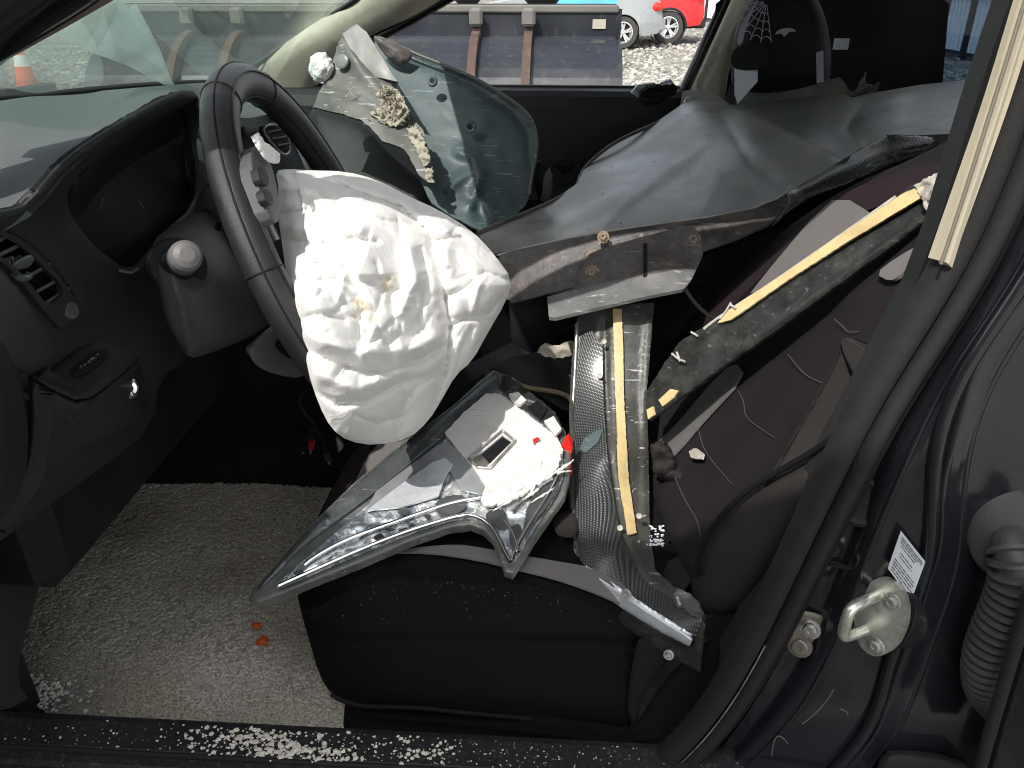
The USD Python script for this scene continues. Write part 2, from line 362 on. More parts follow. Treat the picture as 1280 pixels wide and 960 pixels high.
pbr('label_ink', (.03, .03, .04), .6, bump=0)
pbr('print_white', (.34, .33, .38), .9, bump=.3, bs=900, var=.15)
pbr('print_tag', (.55, .58, .62), .8, bump=.2, var=.08)
pbr('grit', (.62, .58, .50), .85, bump=.3, bs=300, var=.25, vs=90)
pbr('cone_orange', (.80, .12, .035), .5, bump=.1, var=.1)
pbr('cone_white', (.80, .79, .75), .4, bump=.1, var=.1)
pbr('bucket_steel', (.016, .018, .023), .32, bump=.15, bs=20, var=.4, vs=3, dust=.24, ds=34, dcol=(.30, .28, .25), dmap=(1, 1, .3))
pbr('bucket_lip', (.11, .105, .095), .6, bump=.3, bs=40, var=.3, vs=5)
pbr('rust', (.06, .036, .027), .8, bump=.4, bs=60, var=.5, vs=14, dust=.3, ds=20, dcol=(.25, .2, .16))
pbr('silver_paint', (.30, .315, .325), .3, metal=.35, bump=0, var=.04, coat=.5)
pbr('red_paint', (.55, .018, .022), .25, bump=0, var=.05, coat=.6)
pbr('tyre', (.035, .033, .03), .8, bump=.3, bs=60, var=.3)
pbr('alloy', (.55, .55, .55), .3, metal=.7, bump=0, var=.05)
pbr('car_glass', (.02, .025, .03), .06, bump=0)
pbr('fence_white', (.62, .64, .66), .6, bump=.1, bs=8, var=.1, vs=1)
pbr('tarp', (.06, .30, .62), .5, bump=.4, bs=30, var=.25, vs=8)
pbr('container_paint', (.24, .25, .26), .55, bump=.1, bs=12, var=.15, vs=1.5, dust=.2, ds=4)
pbr('wire_tan', (.24, .19, .11), .6)
pbr('jack_red', (.45, .02, .02), .4)

def special():
    # gravel yard
    n = {'g': ('geometry', {}), 'v': ('voronoi_texture', dict(scale=16, feature='f1')), 'v2': ('voronoi_texture', dict(scale=5, feature='f1')), 'n': ('noise_texture', dict(scale=.9, detail=6)),
         'n3': ('noise_texture', dict(scale=9, detail=6, roughness=.7)),
         'r': ('rgb_ramp', dict(ramp=[(0, (.12, .115, .10)), (.5, (.25, .24, .215)), (1, (.37, .355, .32))])), 'r2': ('rgb_ramp', dict(ramp=[(.3, (.62, .6, .56)), (.65, (1, 1, 1))])),
         'sp': ('separate_color', {}), 'mm': ('mix_color', dict(blend_type='multiply', fac=1.0)), 'b': ('bump', dict(strength=1.0, distance=.05)),
         'p': ('principled_bsdf', dict(roughness=.95, specular_ior_level=.2))}
    MAT['gravel'] = usdkit.material(stage, '/World/Looks/gravel', n, [('g.position', 'v.vector'), ('g.position', 'n.vector'), ('g.position', 'n3.vector'), ('v.color', 'sp.color'), ('sp.r', 'r.fac'), ('n.fac', 'r2.fac'),
        ('r.color', 'mm.a'), ('r2.color', 'mm.b'), ('mm.result', 'p.base_color'), ('n3.fac', 'b.height'), ('b.normal', 'p.normal')], surface='p.BSDF')
    n = {'o': ('noise_texture', dict(scale=11, detail=1)), 'g': ('geometry', {}), 'r': ('rgb_ramp', dict(ramp=[(.3, (.11, .105, .09)), (.5, (.25, .24, .215)), (.7, (.42, .405, .36))])), 'p': ('principled_bsdf', dict(roughness=.9))}
    MAT['stone'] = usdkit.material(stage, '/World/Looks/stone', n, [('g.position', 'o.vector'), ('o.fac', 'r.fac'), ('r.color', 'p.base_color')], surface='p.BSDF')
    # carpet: dark backing and pale pile tufts of varied tone
    n = {'g': ('geometry', {}), 'r': ('rgb_ramp', dict(ramp=[(.30, (.22, .20, .17)), (.42, (.43, .40, .35)), (.58, (.56, .53, .465)), (.72, (.68, .645, .57))])), 'n': ('noise_texture', dict(scale=5, detail=4)), 'wn': ('noise_texture', dict(scale=330, detail=1)),
         'r2': ('rgb_ramp', dict(ramp=[(.35, (.72, .69, .63)), (.65, (1, 1, 1))])), 'mm': ('mix_color', dict(blend_type='multiply', fac=1.0)), 'p': ('principled_bsdf', dict(roughness=.95, specular_ior_level=.15))}
    MAT['pile'] = usdkit.material(stage, '/World/Looks/pile', n, [('g.position', 'wn.vector'), ('wn.fac', 'r.fac'), ('g.position', 'n.vector'), ('n.fac', 'r2.fac'), ('r.color', 'mm.a'), ('r2.color', 'mm.b'), ('mm.result', 'p.base_color')], surface='p.BSDF')
    pbr('carpet_base', (.36, .335, .29), .95, bump=1, bs=400, var=.4, vs=60)
    # window panes
    def pane(name, tint, dirt, dcol, gl=.03):
        n = {'t': ('transparent_bsdf', dict(color=tint)), 'gl': ('glossy_bsdf', dict(color=(1, 1, 1), roughness=gl)), 'lw': ('layer_weight', dict(blend=.5)), 'pw': ('math', dict(math_type='power', value2=5.0)), 'fr': ('math', dict(math_type='multiply_add', value2=.92, value3=.035)), 'm': ('mix_closure', {}),
             'd': ('diffuse_bsdf', dict(color=dcol)), 'tr': ('translucent_bsdf', dict(color=dcol)), 'ad': ('mix_closure', dict(fac=.5)), 'm2': ('mix_closure', {}), 'g': ('geometry', {}), 'nn': ('noise_texture', dict(scale=7, detail=6, roughness=.65)),
             'mr': ('map_range', dict(from_min=.3, from_max=.75, to_min=dirt * .6, to_max=dirt * 1.5))}
        MAT[name] = usdkit.material(stage, '/World/Looks/' + name, n, [('lw.facing', 'pw.value1'), ('pw.value', 'fr.value1'), ('fr.value', 'm.fac'), ('t.BSDF', 'm.closure1'), ('gl.BSDF', 'm.closure2'), ('d.BSDF', 'ad.closure1'), ('tr.BSDF', 'ad.closure2'), ('g.position', 'nn.vector'), ('nn.fac', 'mr.value'),
            ('mr.result', 'm2.fac'), ('m.closure', 'm2.closure1'), ('ad.closure', 'm2.closure2')], surface='m2.closure')
    pane('windshield_glass', (.86, .93, .90), .022, (.55, .62, .56))
    pane('dust_film', (.9, .93, .92), .09, (.6, .66, .64), .2)  # pale layer that stands for a reflection in the windshield
    pane('tinted_glass', (.24, .30, .36), .012, (.2, .22, .25))
    pane('dark_glass', (.012, .02, .02), .01, (.2, .22, .25))
    pane('smoke_lens', (.16, .19, .21), .03, (.4, .4, .4), .02)
    # carbon weave
    n = {'g': ('geometry', {}), 'mp': ('mapping', dict(rotation=(0.35, .6, .5))), 'w1': ('wave_texture', dict(wave_type='bands', bands_direction='x', scale=95)), 'w2': ('wave_texture', dict(wave_type='bands', bands_direction='y', scale=95)),
         'mu': ('math', dict(math_type='multiply')), 'r': ('rgb_ramp', dict(ramp=[(.2, (.012, .013, .014)), (.8, (.055, .057, .058))])), 'b': ('bump', dict(strength=.6, distance=.0015)),
         'n': ('noise_texture', dict(scale=16, detail=6, roughness=.7)), 'nr': ('rgb_ramp', dict(ramp=[(.45, (0, 0, 0)), (.75, (.7, .7, .7))])), 'mx': ('mix_color', dict(b=(.04, .046, .044))), 'p': ('principled_bsdf', dict(roughness=.3, coat_weight=.4, coat_roughness=.15))}
    MAT['weave'] = usdkit.material(stage, '/World/Looks/weave', n, [('g.position', 'mp.vector'), ('mp.vector', 'w1.vector'), ('mp.vector', 'w2.vector'), ('w1.fac', 'mu.value1'), ('w2.fac', 'mu.value2'), ('mu.value', 'r.fac'), ('mu.value', 'b.height'), ('b.normal', 'p.normal'),
        ('g.position', 'n.vector'), ('n.fac', 'nr.fac'), ('nr.color', 'mx.fac'), ('r.color', 'mx.a'), ('mx.result', 'p.base_color')], surface='p.BSDF')
    # delaminating chrome: mirror with ring-shaped dull blots
    n = {'g': ('geometry', {}), 'n': ('noise_texture', dict(scale=34, detail=3, roughness=.55, distortion=.4)), 'r': ('rgb_ramp', dict(ramp=[(.0, (.62, .65, .67)), (.44, (.68, .70, .71)), (.48, (.85, .85, .83)), (.51, (.26, .29, .33)), (.60, (.33, .37, .41)), (.64, (.80, .81, .80)), (.68, (.45, .48, .51)), (1, (.6, .62, .64))])),
         'rr': ('rgb_ramp', dict(ramp=[(.0, (.16,) * 3), (.47, (.2,) * 3), (.50, (.6,) * 3), (.55, (.3,) * 3), (1, (.45,) * 3)])), 'n2': ('noise_texture', dict(scale=11, detail=3)), 'b': ('bump', dict(strength=.35, distance=.012)),
         'p': ('principled_bsdf', dict(metallic=.8))}
    MAT['mottled_chrome'] = usdkit.material(stage, '/World/Looks/mottled_chrome', n, [('g.position', 'n.vector'), ('n.fac', 'r.fac'), ('n.fac', 'rr.fac'), ('r.color', 'p.base_color'), ('rr.color', 'p.roughness'), ('g.position', 'n2.vector'), ('n2.fac', 'b.height'), ('b.normal', 'p.normal')], surface='p.BSDF')
special()
def bag_material(burn, burn2):
    # airbag cloth with a scorched stain
    n = {'g': ('geometry', {}), 'd1': ('vector_math', dict(math_type='distance', vector2=burn)), 'd2': ('vector_math', dict(math_type='distance', vector2=burn2)), 'mn': ('math', dict(math_type='minimum')),
         'n': ('noise_texture', dict(scale=70, detail=8, roughness=.75)), 'a': ('math', dict(math_type='multiply_add', value2=-.10, value3=.068)), 'ad': ('math', dict(math_type='add')),
         'r': ('rgb_ramp', dict(ramp=[(.0, (.40, .29, .14)), (.018, (.50, .42, .26)), (.032, (.72, .71, .68)), (1, (.72, .715, .69))])),
         'n2': ('noise_texture', dict(scale=26, detail=7, roughness=.62, distortion=.8)), 'w': ('noise_texture', dict(scale=900, detail=2)), 'b': ('bump', dict(strength=.6, distance=.005)), 'b2': ('bump', dict(strength=.2, distance=.001)),
         'p': ('principled_bsdf', dict(roughness=.62, specular_ior_level=.4, sheen_weight=.2)), 't': ('translucent_bsdf', dict(color=(.75, .73, .68))), 'mx': ('mix_closure', dict(fac=.12))}
    MAT['bag_cloth'] = usdkit.material(stage, '/World/Looks/bag_cloth', n, [('g.position', 'd1.vector1'), ('g.position', 'd2.vector1'), ('d1.value', 'mn.value1'), ('d2.value', 'mn.value2'), ('g.position', 'n.vector'), ('n.fac', 'a.value1'), ('mn.value', 'ad.value1'), ('a.value', 'ad.value2'),
        ('ad.value', 'r.fac'), ('r.color', 'p.base_color'), ('g.position', 'n2.vector'), ('n2.fac', 'b.height'), ('g.position', 'w.vector'), ('w.fac', 'b2.height'), ('b.normal', 'b2.normal'), ('b2.normal', 'p.normal'), ('p.BSDF', 'mx.closure1'), ('t.BSDF', 'mx.closure2')], surface='mx.closure')

def folds(seed, sizes, region, centre):
    """Crumpled cloth: nets of long flat facets that fan out from where the cloth is gathered, laid over one another."""
    from scipy.interpolate import LinearNDInterpolator
    g = np.random.default_rng(seed); nets = []
    for size, amp in sizes:
        x0, y0, x1, y1 = region; n = int((x1 - x0) * (y1 - y0) / (size * size)); p = np.c_[x0 + (x1 - x0) * g.random(n), y0 + (y1 - y0) * g.random(n)]
        q = np.c_[np.hypot(p[:, 0] - centre[0], p[:, 1] - centre[1]) * .5, np.arctan2(p[:, 1] - centre[1], p[:, 0] - centre[0]) * 200]
        nets.append(LinearNDInterpolator(q, amp * (g.random(n) - .5) * 2, fill_value=0))
    def fn(pts, D):
        w = pts + 9 * np.stack([meshkit.noise(np.c_[pts / 55, np.full(len(pts), 3.3 + k)], 70 + k) for k in range(2)], -1)
        q = np.c_[np.hypot(w[:, 0] - centre[0], w[:, 1] - centre[1]) * .5, np.arctan2(w[:, 1] - centre[1], w[:, 0] - centre[0]) * 200]
        for net in nets: D = D + net(q)
        return D
    return fn

# ------------------------------------------------------------------ the setting: yard
gv = np.array([[x, y] for x in (-80, 80) for y in (-60, 140)], float)
n_ = 90; xs = np.linspace(-1, 1, n_); xs = np.sign(xs) * np.abs(xs) ** 2 * 90; ys = np.linspace(-1, 1, n_); ys = 12 + np.sign(ys) * np.abs(ys) ** 2 * 100
GX, GY = np.meshgrid(xs, ys, indexing='ij'); q = np.stack([GX, GY, 0 * GX], -1)
GZ = .10 * (meshkit.fbm(q * .8, 4, 2) - .5) * np.clip((np.hypot(GX, GY) - 4) / 4, 0, 1) 
ia = np.arange(n_ * n_).reshape(n_, n_)
gf = np.stack([ia[:-1, :-1], ia[1:, :-1], ia[1:, 1:], ia[:-1, 1:]], -1).reshape(-1, 4)
obj(None, 'ground', M(np.stack([GX, GY, GZ], -1).reshape(-1, 3), gf), 'gravel', kind='structure')

def rocks(c, r, seed=1, squash=.7):
    """Many small faceted pebbles in one mesh."""
    g = np.random.default_rng(seed); ico = trimesh.creation.icosahedron(); k = len(c); nv = len(ico.vertices)
    R = trimesh.transformations.random_rotation_matrix
    v = ico.vertices[None] * (.65 + .7 * g.random((k, nv, 1)))
    ang = g.random((k, 3)) * 6.28; ca, sa = np.cos(ang), np.sin(ang)
    v = np.stack([v[..., 0] * ca[:, :1] - v[..., 1] * sa[:, :1], v[..., 0] * sa[:, :1] + v[..., 1] * ca[:, :1], v[..., 2]], -1)
    v = np.stack([v[..., 0], v[..., 1] * ca[:, 1:2] - v[..., 2] * sa[:, 1:2], v[..., 1] * sa[:, 1:2] + v[..., 2] * ca[:, 1:2]], -1)
    v = v * np.asarray(r)[:, None, None] * np.array([1.15, 1, squash]) + np.asarray(c)[:, None]
    f = ico.faces[None] + (np.arange(k) * nv)[:, None, None]
    return M(v.reshape(-1, 3), f.reshape(-1, 3))
cs = []
for x0, x1, y0, y1, k in ((-60, 330, 42, 135, 2600), (755, 930, 15, 120, 2200), (1180, 1280, 70, 110, 300)):
    for i in range(k):
        p = P(x0 + (x1 - x0) * rng.random(), y0 + (y1 - y0) * rng.random() ** .7, 'Z', 0); cs.append(p)
cs = np.array(cs)
obj(None, 'loose_gravel', rocks(cs, .02 + .05 * rng.random(len(cs)) ** 2.5, 3), 'stone', 'pale crushed gravel lying loose over the yard', 'gravel', kind='stuff', smooth=False)

# ------------------------------------------------------------------ things out in the yard
def cone(px, Yd):
    b = P(px, 112, 'Y', Yd); b[2] = 0.0; t = thing('traffic_cone', 'orange traffic cone with a white band standing on the gravel', 'traffic cone', b)
    r = lambda h: .145 - .118 * h / .72
    for nm, a, c, mt in (('cone_body', .03, .40, 'cone_orange'), ('reflective_band', .40, .52, 'cone_white'), ('cone_tip', .52, .72, 'cone_orange')):
        e = .003 if nm == 'reflective_band' else 0
        obj(t, nm, lathe([(0, a), (r(a) + e, a), (r(c) + e, c), (r(c) * .5, c + .004), (0, c + .004)], b, (0, 0, 1), 28), mt)
    obj(t, 'base', box(b + [-.19, -.19, 0], b + [.19, .19, .035], .012), 'cone_orange', smooth=False)
cone(36, 8.6)

# loader bucket seen from behind
BY = 3.2
bl, br = P(147, 60, 'Y', BY)[0], P(768, 60, 'Y', BY)[0]; bt = P(640, 11, 'Y', BY)[2]
bk = thing('loader_bucket', 'wide black steel loader bucket, mud spattered, with rusty ribs on its back', 'loader bucket', ((bl + br) / 2, BY + .4, 0))
zm = P(640, 50, 'Y', BY)[2]
prof = [(.0, bt), (.0, zm), (-.012, zm - .002)] + [(-.012 - .34 * math.sin(a), zm - .004 - .34 * (1 - math.cos(a))) for a in np.linspace(.08, 1.57, 12)] + [(-.34 + .5 * (1 - math.cos(a)), zm - .36 - .5 * math.sin(a)) for a in np.linspace(.1, 1.4, 8)] + [(.9, zm - .90)]
prof = np.array(prof)
inner = prof + np.array([.03, .02])
pl = np.vstack([prof, inner[::-1]])
v0 = np.c_[np.full(len(pl), bl), BY + pl[:, 0], pl[:, 1]]; v1 = v0.copy(); v1[:, 0] = br
k = len(pl); i = np.arange(k - 1)
bm = M()
for a in range(k - 1): bm.add(np.array([v0[a], v0[a + 1], v1[a + 1], v1[a]]), [[0, 1, 2, 3]])
obj(bk, 'back_plate', bm, 'bucket_steel')
for xx in (bl - .025, br):
    obj(bk, 'side_plate', prism([(p[0], p[1]) for p in prof] + [(.95, zm - .84), (.9, bt - .1), (.3, bt)], np.array([xx, BY, 0]), (0, 1, 0), (0, 0, 1), .025), 'bucket_steel', smooth=False)
obj(bk, 'top_lip', box((bl - .01, BY - .012, bt - .016), (br + .01, BY + .14, bt + .016), .006), 'bucket_lip', smooth=False)
for px in (246, 307, 597, 661):
    x = P(px, 60, 'Y', BY)[0]
    rb = LineString(prof[:18]).buffer(.045, cap_style='flat')
    r_ = obj(bk, 'rib', prism(rb, np.array([x - .018, BY, 0]), (0, 1, 0), (0, 0, 1), .036), 'rust', smooth=False)
    obj(r_, 'hook', box((x - .03, BY - .07, bt - .07), (x + .03, BY - .03, bt + .006), .012), 'bucket_lip', smooth=False)
a = P(741, 24, 'Y', BY - .006); c = P(757, 36, 'Y', BY - .002); obj(bk, 'sticker', box(a, c), 'beige_trim', smooth=False)
for x0, x1 in ((567, 602), (655, 700)):
    a, c = P(x0, 6, 'Y', BY + .02), P(x1, -12, 'Y', BY + .14); obj(bk, 'coupler_bracket', box(a, c, .02), 'black_plastic', smooth=False)
o = P(735, 6, 'Y', BY + 1.0)
obj(None, 'tarpaulin', patch([(692, 6), (705, -12), (770, -14), (772, 11), (735, 9)], [(700, 5, 'Y', 4.6), (770, 5, 'Y', 4.8), (735, -12, 'Y', 5.2)], s=4, thick=.02, noise=[(.12, 4, 'r')]), 'tarp', 'crumpled bright blue tarpaulin heaped behind the loader bucket', 'tarpaulin')

def wheel(t, c, r, w=.2, side=-1, spokes=5):
    n = np.array([0, side, 0.])
    ty = obj(t, 'wheel', lathe([(r * .66, -w), (r * .93, -w), (r, -w * .75), (r, -.04), (r * .95, 0), (r * .70, .002), (r * .66, -.01), (r * .66, -w)], c, n, 40), 'tyre')
    obj(ty, 'rim', lathe([(r * .66, -.012), (r * .66, .004), (r * .60, .006), (r * .57, -.05), (r * .55, -.12)], c, n, 40), 'alloy')
    obj(ty, 'brake_disc', lathe([(r * .5, -.12), (0, -.12)], c, n, 24), 'tyre')
    obj(ty, 'hub', lathe([(r * .17, -.06), (r * .16, -.02), (r * .1, -.012), (0, -.012)], c, n, 18), 'alloy')
    for k in range(spokes):
        a = k * 2 * math.pi / spokes + .3
        for s in (-.16, .16):
            d0 = np.array([math.cos(a + s * .5), 0, math.sin(a + s * .5)]); d1 = np.array([math.cos(a + s), 0, math.sin(a + s)]); pp = np.array([-d1[2], 0, d1[0]])
            A, B = c + d0 * r * .10 + n * -.03, c + d1 * r * .58 + n * -.012
            vv = [A + pp * .022, A - pp * .022, B - pp * .017, B + pp * .017]
            vv = np.array(vv + [q_ - n * .04 for q_ in vv]); obj(ty, 'spoke', flat(trimesh.convex.convex_hull(vv)), 'alloy', smooth=False)
def parked_car(name, label, paint, rear, length, H, wr, overhang, wheelbase, suv=False, turn=0.0):
    t = thing(name, label, 'car', rear, group=None)
    X = lambda f_: rear[0] - f_
    lo = .24 if not suv else .34
    side = [(.03, lo + .12), (.0, .55), (.02, .72), (.10, .95), (.16, 1.0), (.38, 1.0 + .1), (length * .5, .98), (length - 1.1, .93), (length - .25, .80), (length, .62), (length - .02, lo + .1), (length - .12, lo), (.15, lo)]
    if suv: side = [(.03, lo + .12), (.0, .62), (.02, .85), (.06, 1.08), (length * .5, 1.06), (length - 1.1, 1.0), (length - .2, .88), (length, .68), (length - .02, lo + .1), (length - .12, lo), (.15, lo)]
    poly = orient(Polygon(chaikin(side, 2)).buffer(0))
    for wx in (overhang, overhang + wheelbase): poly = poly.difference(Point(wx, wr).buffer(wr * 1.14, 24))
    W = 1.74
    def skin(poly_, y0, w, taper=.0, top=1e9, inset=0):
        from manifold3d import Manifold, CrossSection
        poly_ = orient(poly_); cs_ = CrossSection([np.array(poly_.exterior.coords)[:-1]]); mf = Manifold.extrude(cs_, w).refine_to_length(.14)
        msh = mf.to_mesh(); v = msh.vert_properties[:, :3].astype(float); f_ = msh.tri_verts
        s = np.abs(v[:, 2] / w - .5) * 2                                         # 1 on the flanks
        e = np.clip(1 - v[:, 0] / .55, 0, 1) ** 2 + np.clip(1 - (length - v[:, 0]) / .8, 0, 1) ** 2
        yy = (v[:, 2] - w / 2) * (1 - .22 * e) * (1 - inset * np.clip((v[:, 1] - .95) / .5, 0, 1) - .05 * np.clip((.5 - v[:, 1]) / .3, 0, 1))
        yy = yy * (1 - .03 * np.cos((v[:, 1] - .62) * 8) ** 2 * 0)
        return M(np.c_[rear[0] - v[:, 0], rear[1] + W / 2 + yy, v[:, 1]], f_[:, ::-1])
    tm = skin(poly, 0, W); vv, ff = tm.arr(); b_ = obj(t, 'body', flat(trimesh.Trimesh(vv, ff, process=False)), paint, smooth=40)
    cab = [(.14, .96), (.30, 1.2), (.62, H - .04), (1.2, H), (length * .52, H - .02), (length * .63, 1.30), (length * .74, .95)] if not suv else [(.08, 1.0), (.15, 1.3), (.35, H - .03), (1.2, H), (length * .52, H - .03), (length * .66, 1.3), (length * .75, .98)]
    vv, ff = skin(Polygon(chaikin(cab, 2)), 0, W * .93, inset=.18).arr(); obj(t, 'cabin', flat(trimesh.Trimesh(vv, ff, process=False)), paint, smooth=40)
    # side glass, tail lamp, bumper trim, arch and door lines on the flank towards the yard
    y_ = rear[1]
    win = [(.62, 1.06), (.80, H - .15), (length * .50, H - .14), (length * .60, 1.27), (length * .66, 1.05)]
    pw = chaikin(win, 1); 
    wv = np.array([[X(a_), y_ + .045 + .155 * np.clip((b_2 - .95) / .5, 0, 1), b_2] for a_, b_2 in pw]); cen = wv.mean(0)
    wm = M(); wm.add(np.vstack([wv, cen]), [(i_, (i_ + 1) % len(wv), len(wv)) for i_ in range(len(wv))]); obj(t, 'side_window', wm, 'car_glass', smooth=False)
    for wx in (overhang, overhang + wheelbase): wheel(t, np.array([X(wx), y_ + .03, wr]), wr)
    for wx in (overhang, overhang + wheelbase):
        arc = [np.array([X(wx) + wr * 1.12 * math.cos(a_), y_ + .012, wr + wr * 1.12 * math.sin(a_)]) for a_ in np.linspace(-.1, math.pi + .1, 24)]
        obj(t, 'arch_trim', tube(arc, .03 if suv else .014, 6), 'black_plastic' if suv else paint)
        obj(t, 'wheel_well', lathe([(wr * 1.13, -.5), (wr * 1.13, -.03)], np.array([X(wx), y_, wr]), (0, -1, 0), 30), 'deep_black')
    # tail lamp wraps round the rear corner
    lz = .80 if not suv else .98
    lm = trimesh.creation.icosphere(3); v = lm.vertices * [.17, .05, .085 if not suv else .13] + [X(.17), y_ + .105, lz]; obj(t, 'tail_lamp', M(v, lm.faces), 'red_lens')
    if suv: obj(t, 'bumper', box((X(.55), y_ + .16, lo - .02), (X(-.05), y_ + W - .16, lo + .20), .05), 'black_plastic', smooth=False)
    else: obj(t, 'bumper', box((X(.35), y_ + .2, .30), (X(-.07), y_ + W - .2, .60), .07), paint, smooth=False)
    return t
ps = P(832, 58, 'Z', 0); ps[1] = 17.4; ps[0] = P(828, 45, 'Y', 17.4)[0]
parked_car('parked_car', 'silver hatchback seen from its rear quarter beside the loader bucket', 'silver_paint', np.array([ps[0], ps[1], 0]), 4.3, 1.46, .315, .82, 2.6)
pr = P(880, 40, 'Y', 18.9)
parked_car('parked_car', 'red car with alloy wheels and black bumper parked beyond the silver car', 'red_paint', np.array([pr[0], 18.9, 0]), 4.4, 1.62, .345, .80, 2.6, suv=True)

# white sheet fence across the back of the yard
fa, fb, fc = P(862, 24, 'Z', 0), P(1175, 68, 'Z', 0), P(1290, 92, 'Z', 0)
fn = thing('sheet_fence', 'white corrugated sheet metal fence closing the back of the yard', 'fence', fb)
def fence_run(a, b, n, H):
    d = (b - a) / n; L = np.linalg.norm(d); u = d / L; nn = np.array([u[1], -u[0], 0])
    for i in range(n):
        s = a + d * i; k = 26; xx = np.linspace(.03, L - .03, k); off = .025 * np.sign(np.sin(np.arange(k) * 2 * math.pi / 4 + .5))
        lo = s + np.outer(xx, u) + np.outer(off, nn) + [0, 0, .08]; hi = lo + [0, 0, H]
        j = np.arange(k - 1); obj(fn, 'sheet_panel', M(np.vstack([lo, hi]), np.c_[j, j + 1, j + 1 + k, j + k]), 'fence_white', smooth=False)
        obj(fn, 'post', box(s + nn * .06 - [.045, .045, 0], s + nn * .06 + [.045, .045, H + .15]), 'black_plastic', smooth=False)
    for z in (.10, H): obj(fn, 'rail', tube([a + nn * .05 + [0, 0, z], b + nn * .05 + [0, 0, z]], .03, 6), 'black_plastic')
fence_run(fa, fb, 8, 1.35); fence_run(fb, fc + (fc - fb) * .6, 5, 1.15)

# ------------------------------------------------------------------ the wrecked car
car = thing('wrecked_car', 'wrecked dark saloon car seen through its open driver door, airbag burst', 'car', (0, .7, 0))
def part(name, mesh, m, parent=None, label=None, smooth=True, kind=None): return obj(parent or car, name, mesh, m, label=label, smooth=smooth, kind=kind)

# door sill: a moulded tread along the bottom of the door opening
def along_x(prof, x0, x1, n=2, fn=None):
    xs_ = np.linspace(x0, x1, n); pr_ = np.asarray(prof, float); k_ = len(pr_); m = M()
    for a in range(k_ - 1):
        A = np.array([[x, *pr_[a]] for x in xs_]); B = np.array([[x, *pr_[a + 1]] for x in xs_]); i = np.arange(n - 1)
        m.add(np.vstack([A, B]), np.c_[i, i + 1, i + 1 + n, i + n])
    for x in (x0, x1): 
        c = np.array([[x, *q_] for q_ in pr_]); m.add(np.vstack([c, c.mean(0)]), [(i_, i_ + 1, k_) for i_ in range(k_ - 1)])
    return m
sill = [(.03, .30), (.012, .408), (.006, .417), (-.004, .42), (-.040, .419), (-.047, .416), (-.052, .405), (-.058, .402), (-.085, .401), (-.12, .398), (-.15, .385), (-.17, .35), (-.175, .25), (-.16, .16)]
part('door_sill', along_x(sill, -1.3, .62, 40), 'sill_plastic')
for y_, z_ in ((-.046, .4185), ): part('sill_bead', tube([(x, y_, z_) for x in np.linspace(-1.3, .45, 20)], .0035, 8), 'rubber')

# floor
fx = np.linspace(-1.25, .9, 60); fy = np.linspace(.0, .70, 30); FX, FY = np.meshgrid(fx, fy, indexing='ij')
def floor_z(x, y): return .345 + .03 * np.clip((y - .45) / .2, 0, 1) ** 2 + .012 * (meshkit.noise(np.stack([x * 5, y * 5, 0 * x], -1), 4) - .5) + .12 * np.clip((-.95 - x) / .3, 0, 1)
ii = np.arange(60 * 30).reshape(60, 30); ff_ = np.stack([ii[:-1, :-1], ii[1:, :-1], ii[1:, 1:], ii[:-1, 1:]], -1).reshape(-1, 4)
fl = part('floor_carpet', M(np.stack([FX, FY, floor_z(FX, FY)], -1).reshape(-1, 3), ff_), 'carpet_base', label='beige looped carpet strewn with pale grit')
k = 34000; tx = -1.1 + 1.15 * rng.random(k); ty = .015 + .66 * rng.random(k); tz = floor_z(tx, ty)
keep = ~((tx < -.62) & (ty < .10 + .05 * rng.random(k)) & (rng.random(k) < .8))
tx, ty, tz = tx[keep], ty[keep], tz[keep]
part('carpet_tufts', rocks(np.c_[tx, ty, tz + .001], .0024 + .0024 * rng.random(len(tx)), 8, .55), 'pile', fl, smooth=False, kind='stuff')
part('kick_panel', patch([(-60, 560), (60, 640), (58, 700), (30, 800), (20, 850), (40, 880), (-60, 900)], [(0, 620, 'X', -.70), (0, 890, 'X', -.64), (60, 700, 'X', -.72)], s=12, thick=.02, roll=(.02, 20)), 'black_plastic')
part('kick_panel', box((-1.3, .02, .33), (-.69, .06, 1.0)), 'deep_black', smooth=False)
part('firewall', box((-1.34, 0, .25), (-1.30, 1.42, 1.02)), 'deep_black', smooth=False)
cons = part('centre_console', box((-1.3, .655, .30), (-.28, .84, .74), .03), 'deep_black', smooth=False)
part('tunnel', box((-1.3, .60, .28), (.9, .88, .46), .05), 'deep_black', smooth=False)
part('passenger_floor', box((-1.3, .86, .2), (.9, 1.42, .33)), 'deep_black', smooth=False)

# pillars, roof, shell
def band(pa, pb, ya, yb, n=10, thick=.03):
    A, B = spline([P(x, y, 'Y', ya) for x, y in pa], n), spline([P(x, y, 'Y', yb) for x, y in pb], n); Mi = (A + B) / 2 + np.array([0, -.012, .004])
    return sheet([[A[i_], (A[i_] * .75 + Mi[i_] * .5 + B[i_] * .0 - A[i_] * .25), Mi[i_], B[i_]] if False else [A[i_], A[i_] * .2 + Mi[i_] * .8, Mi[i_] * .8 + B[i_] * .2, B[i_]] for i_ in range(n)], 24, 12, thick)
ap = part('windshield_pillar', band([(-70, 122), (0, 80), (72, 40), (146, -2), (230, -50)], [(-70, 74), (0, 33), (30, 15), (62, -5), (140, -60)], .085, .045), 'brown_trim', label='brown inner trim of the near windshield pillar')
part('pillar_seal', band([(-70, 76), (0, 35), (30, 17), (63, -3), (140, -58)], [(-70, 60), (0, 20), (25, 5), (48, -10), (120, -62)], .040, .028), 'deep_black', ap)
part('pillar_skin', band([(-70, 61), (0, 21), (25, 6), (49, -9), (120, -62)], [(-70, 10), (-10, -25), (20, -45), (60, -70), (110, -100)], .026, .0), 'silver_paint', ap)
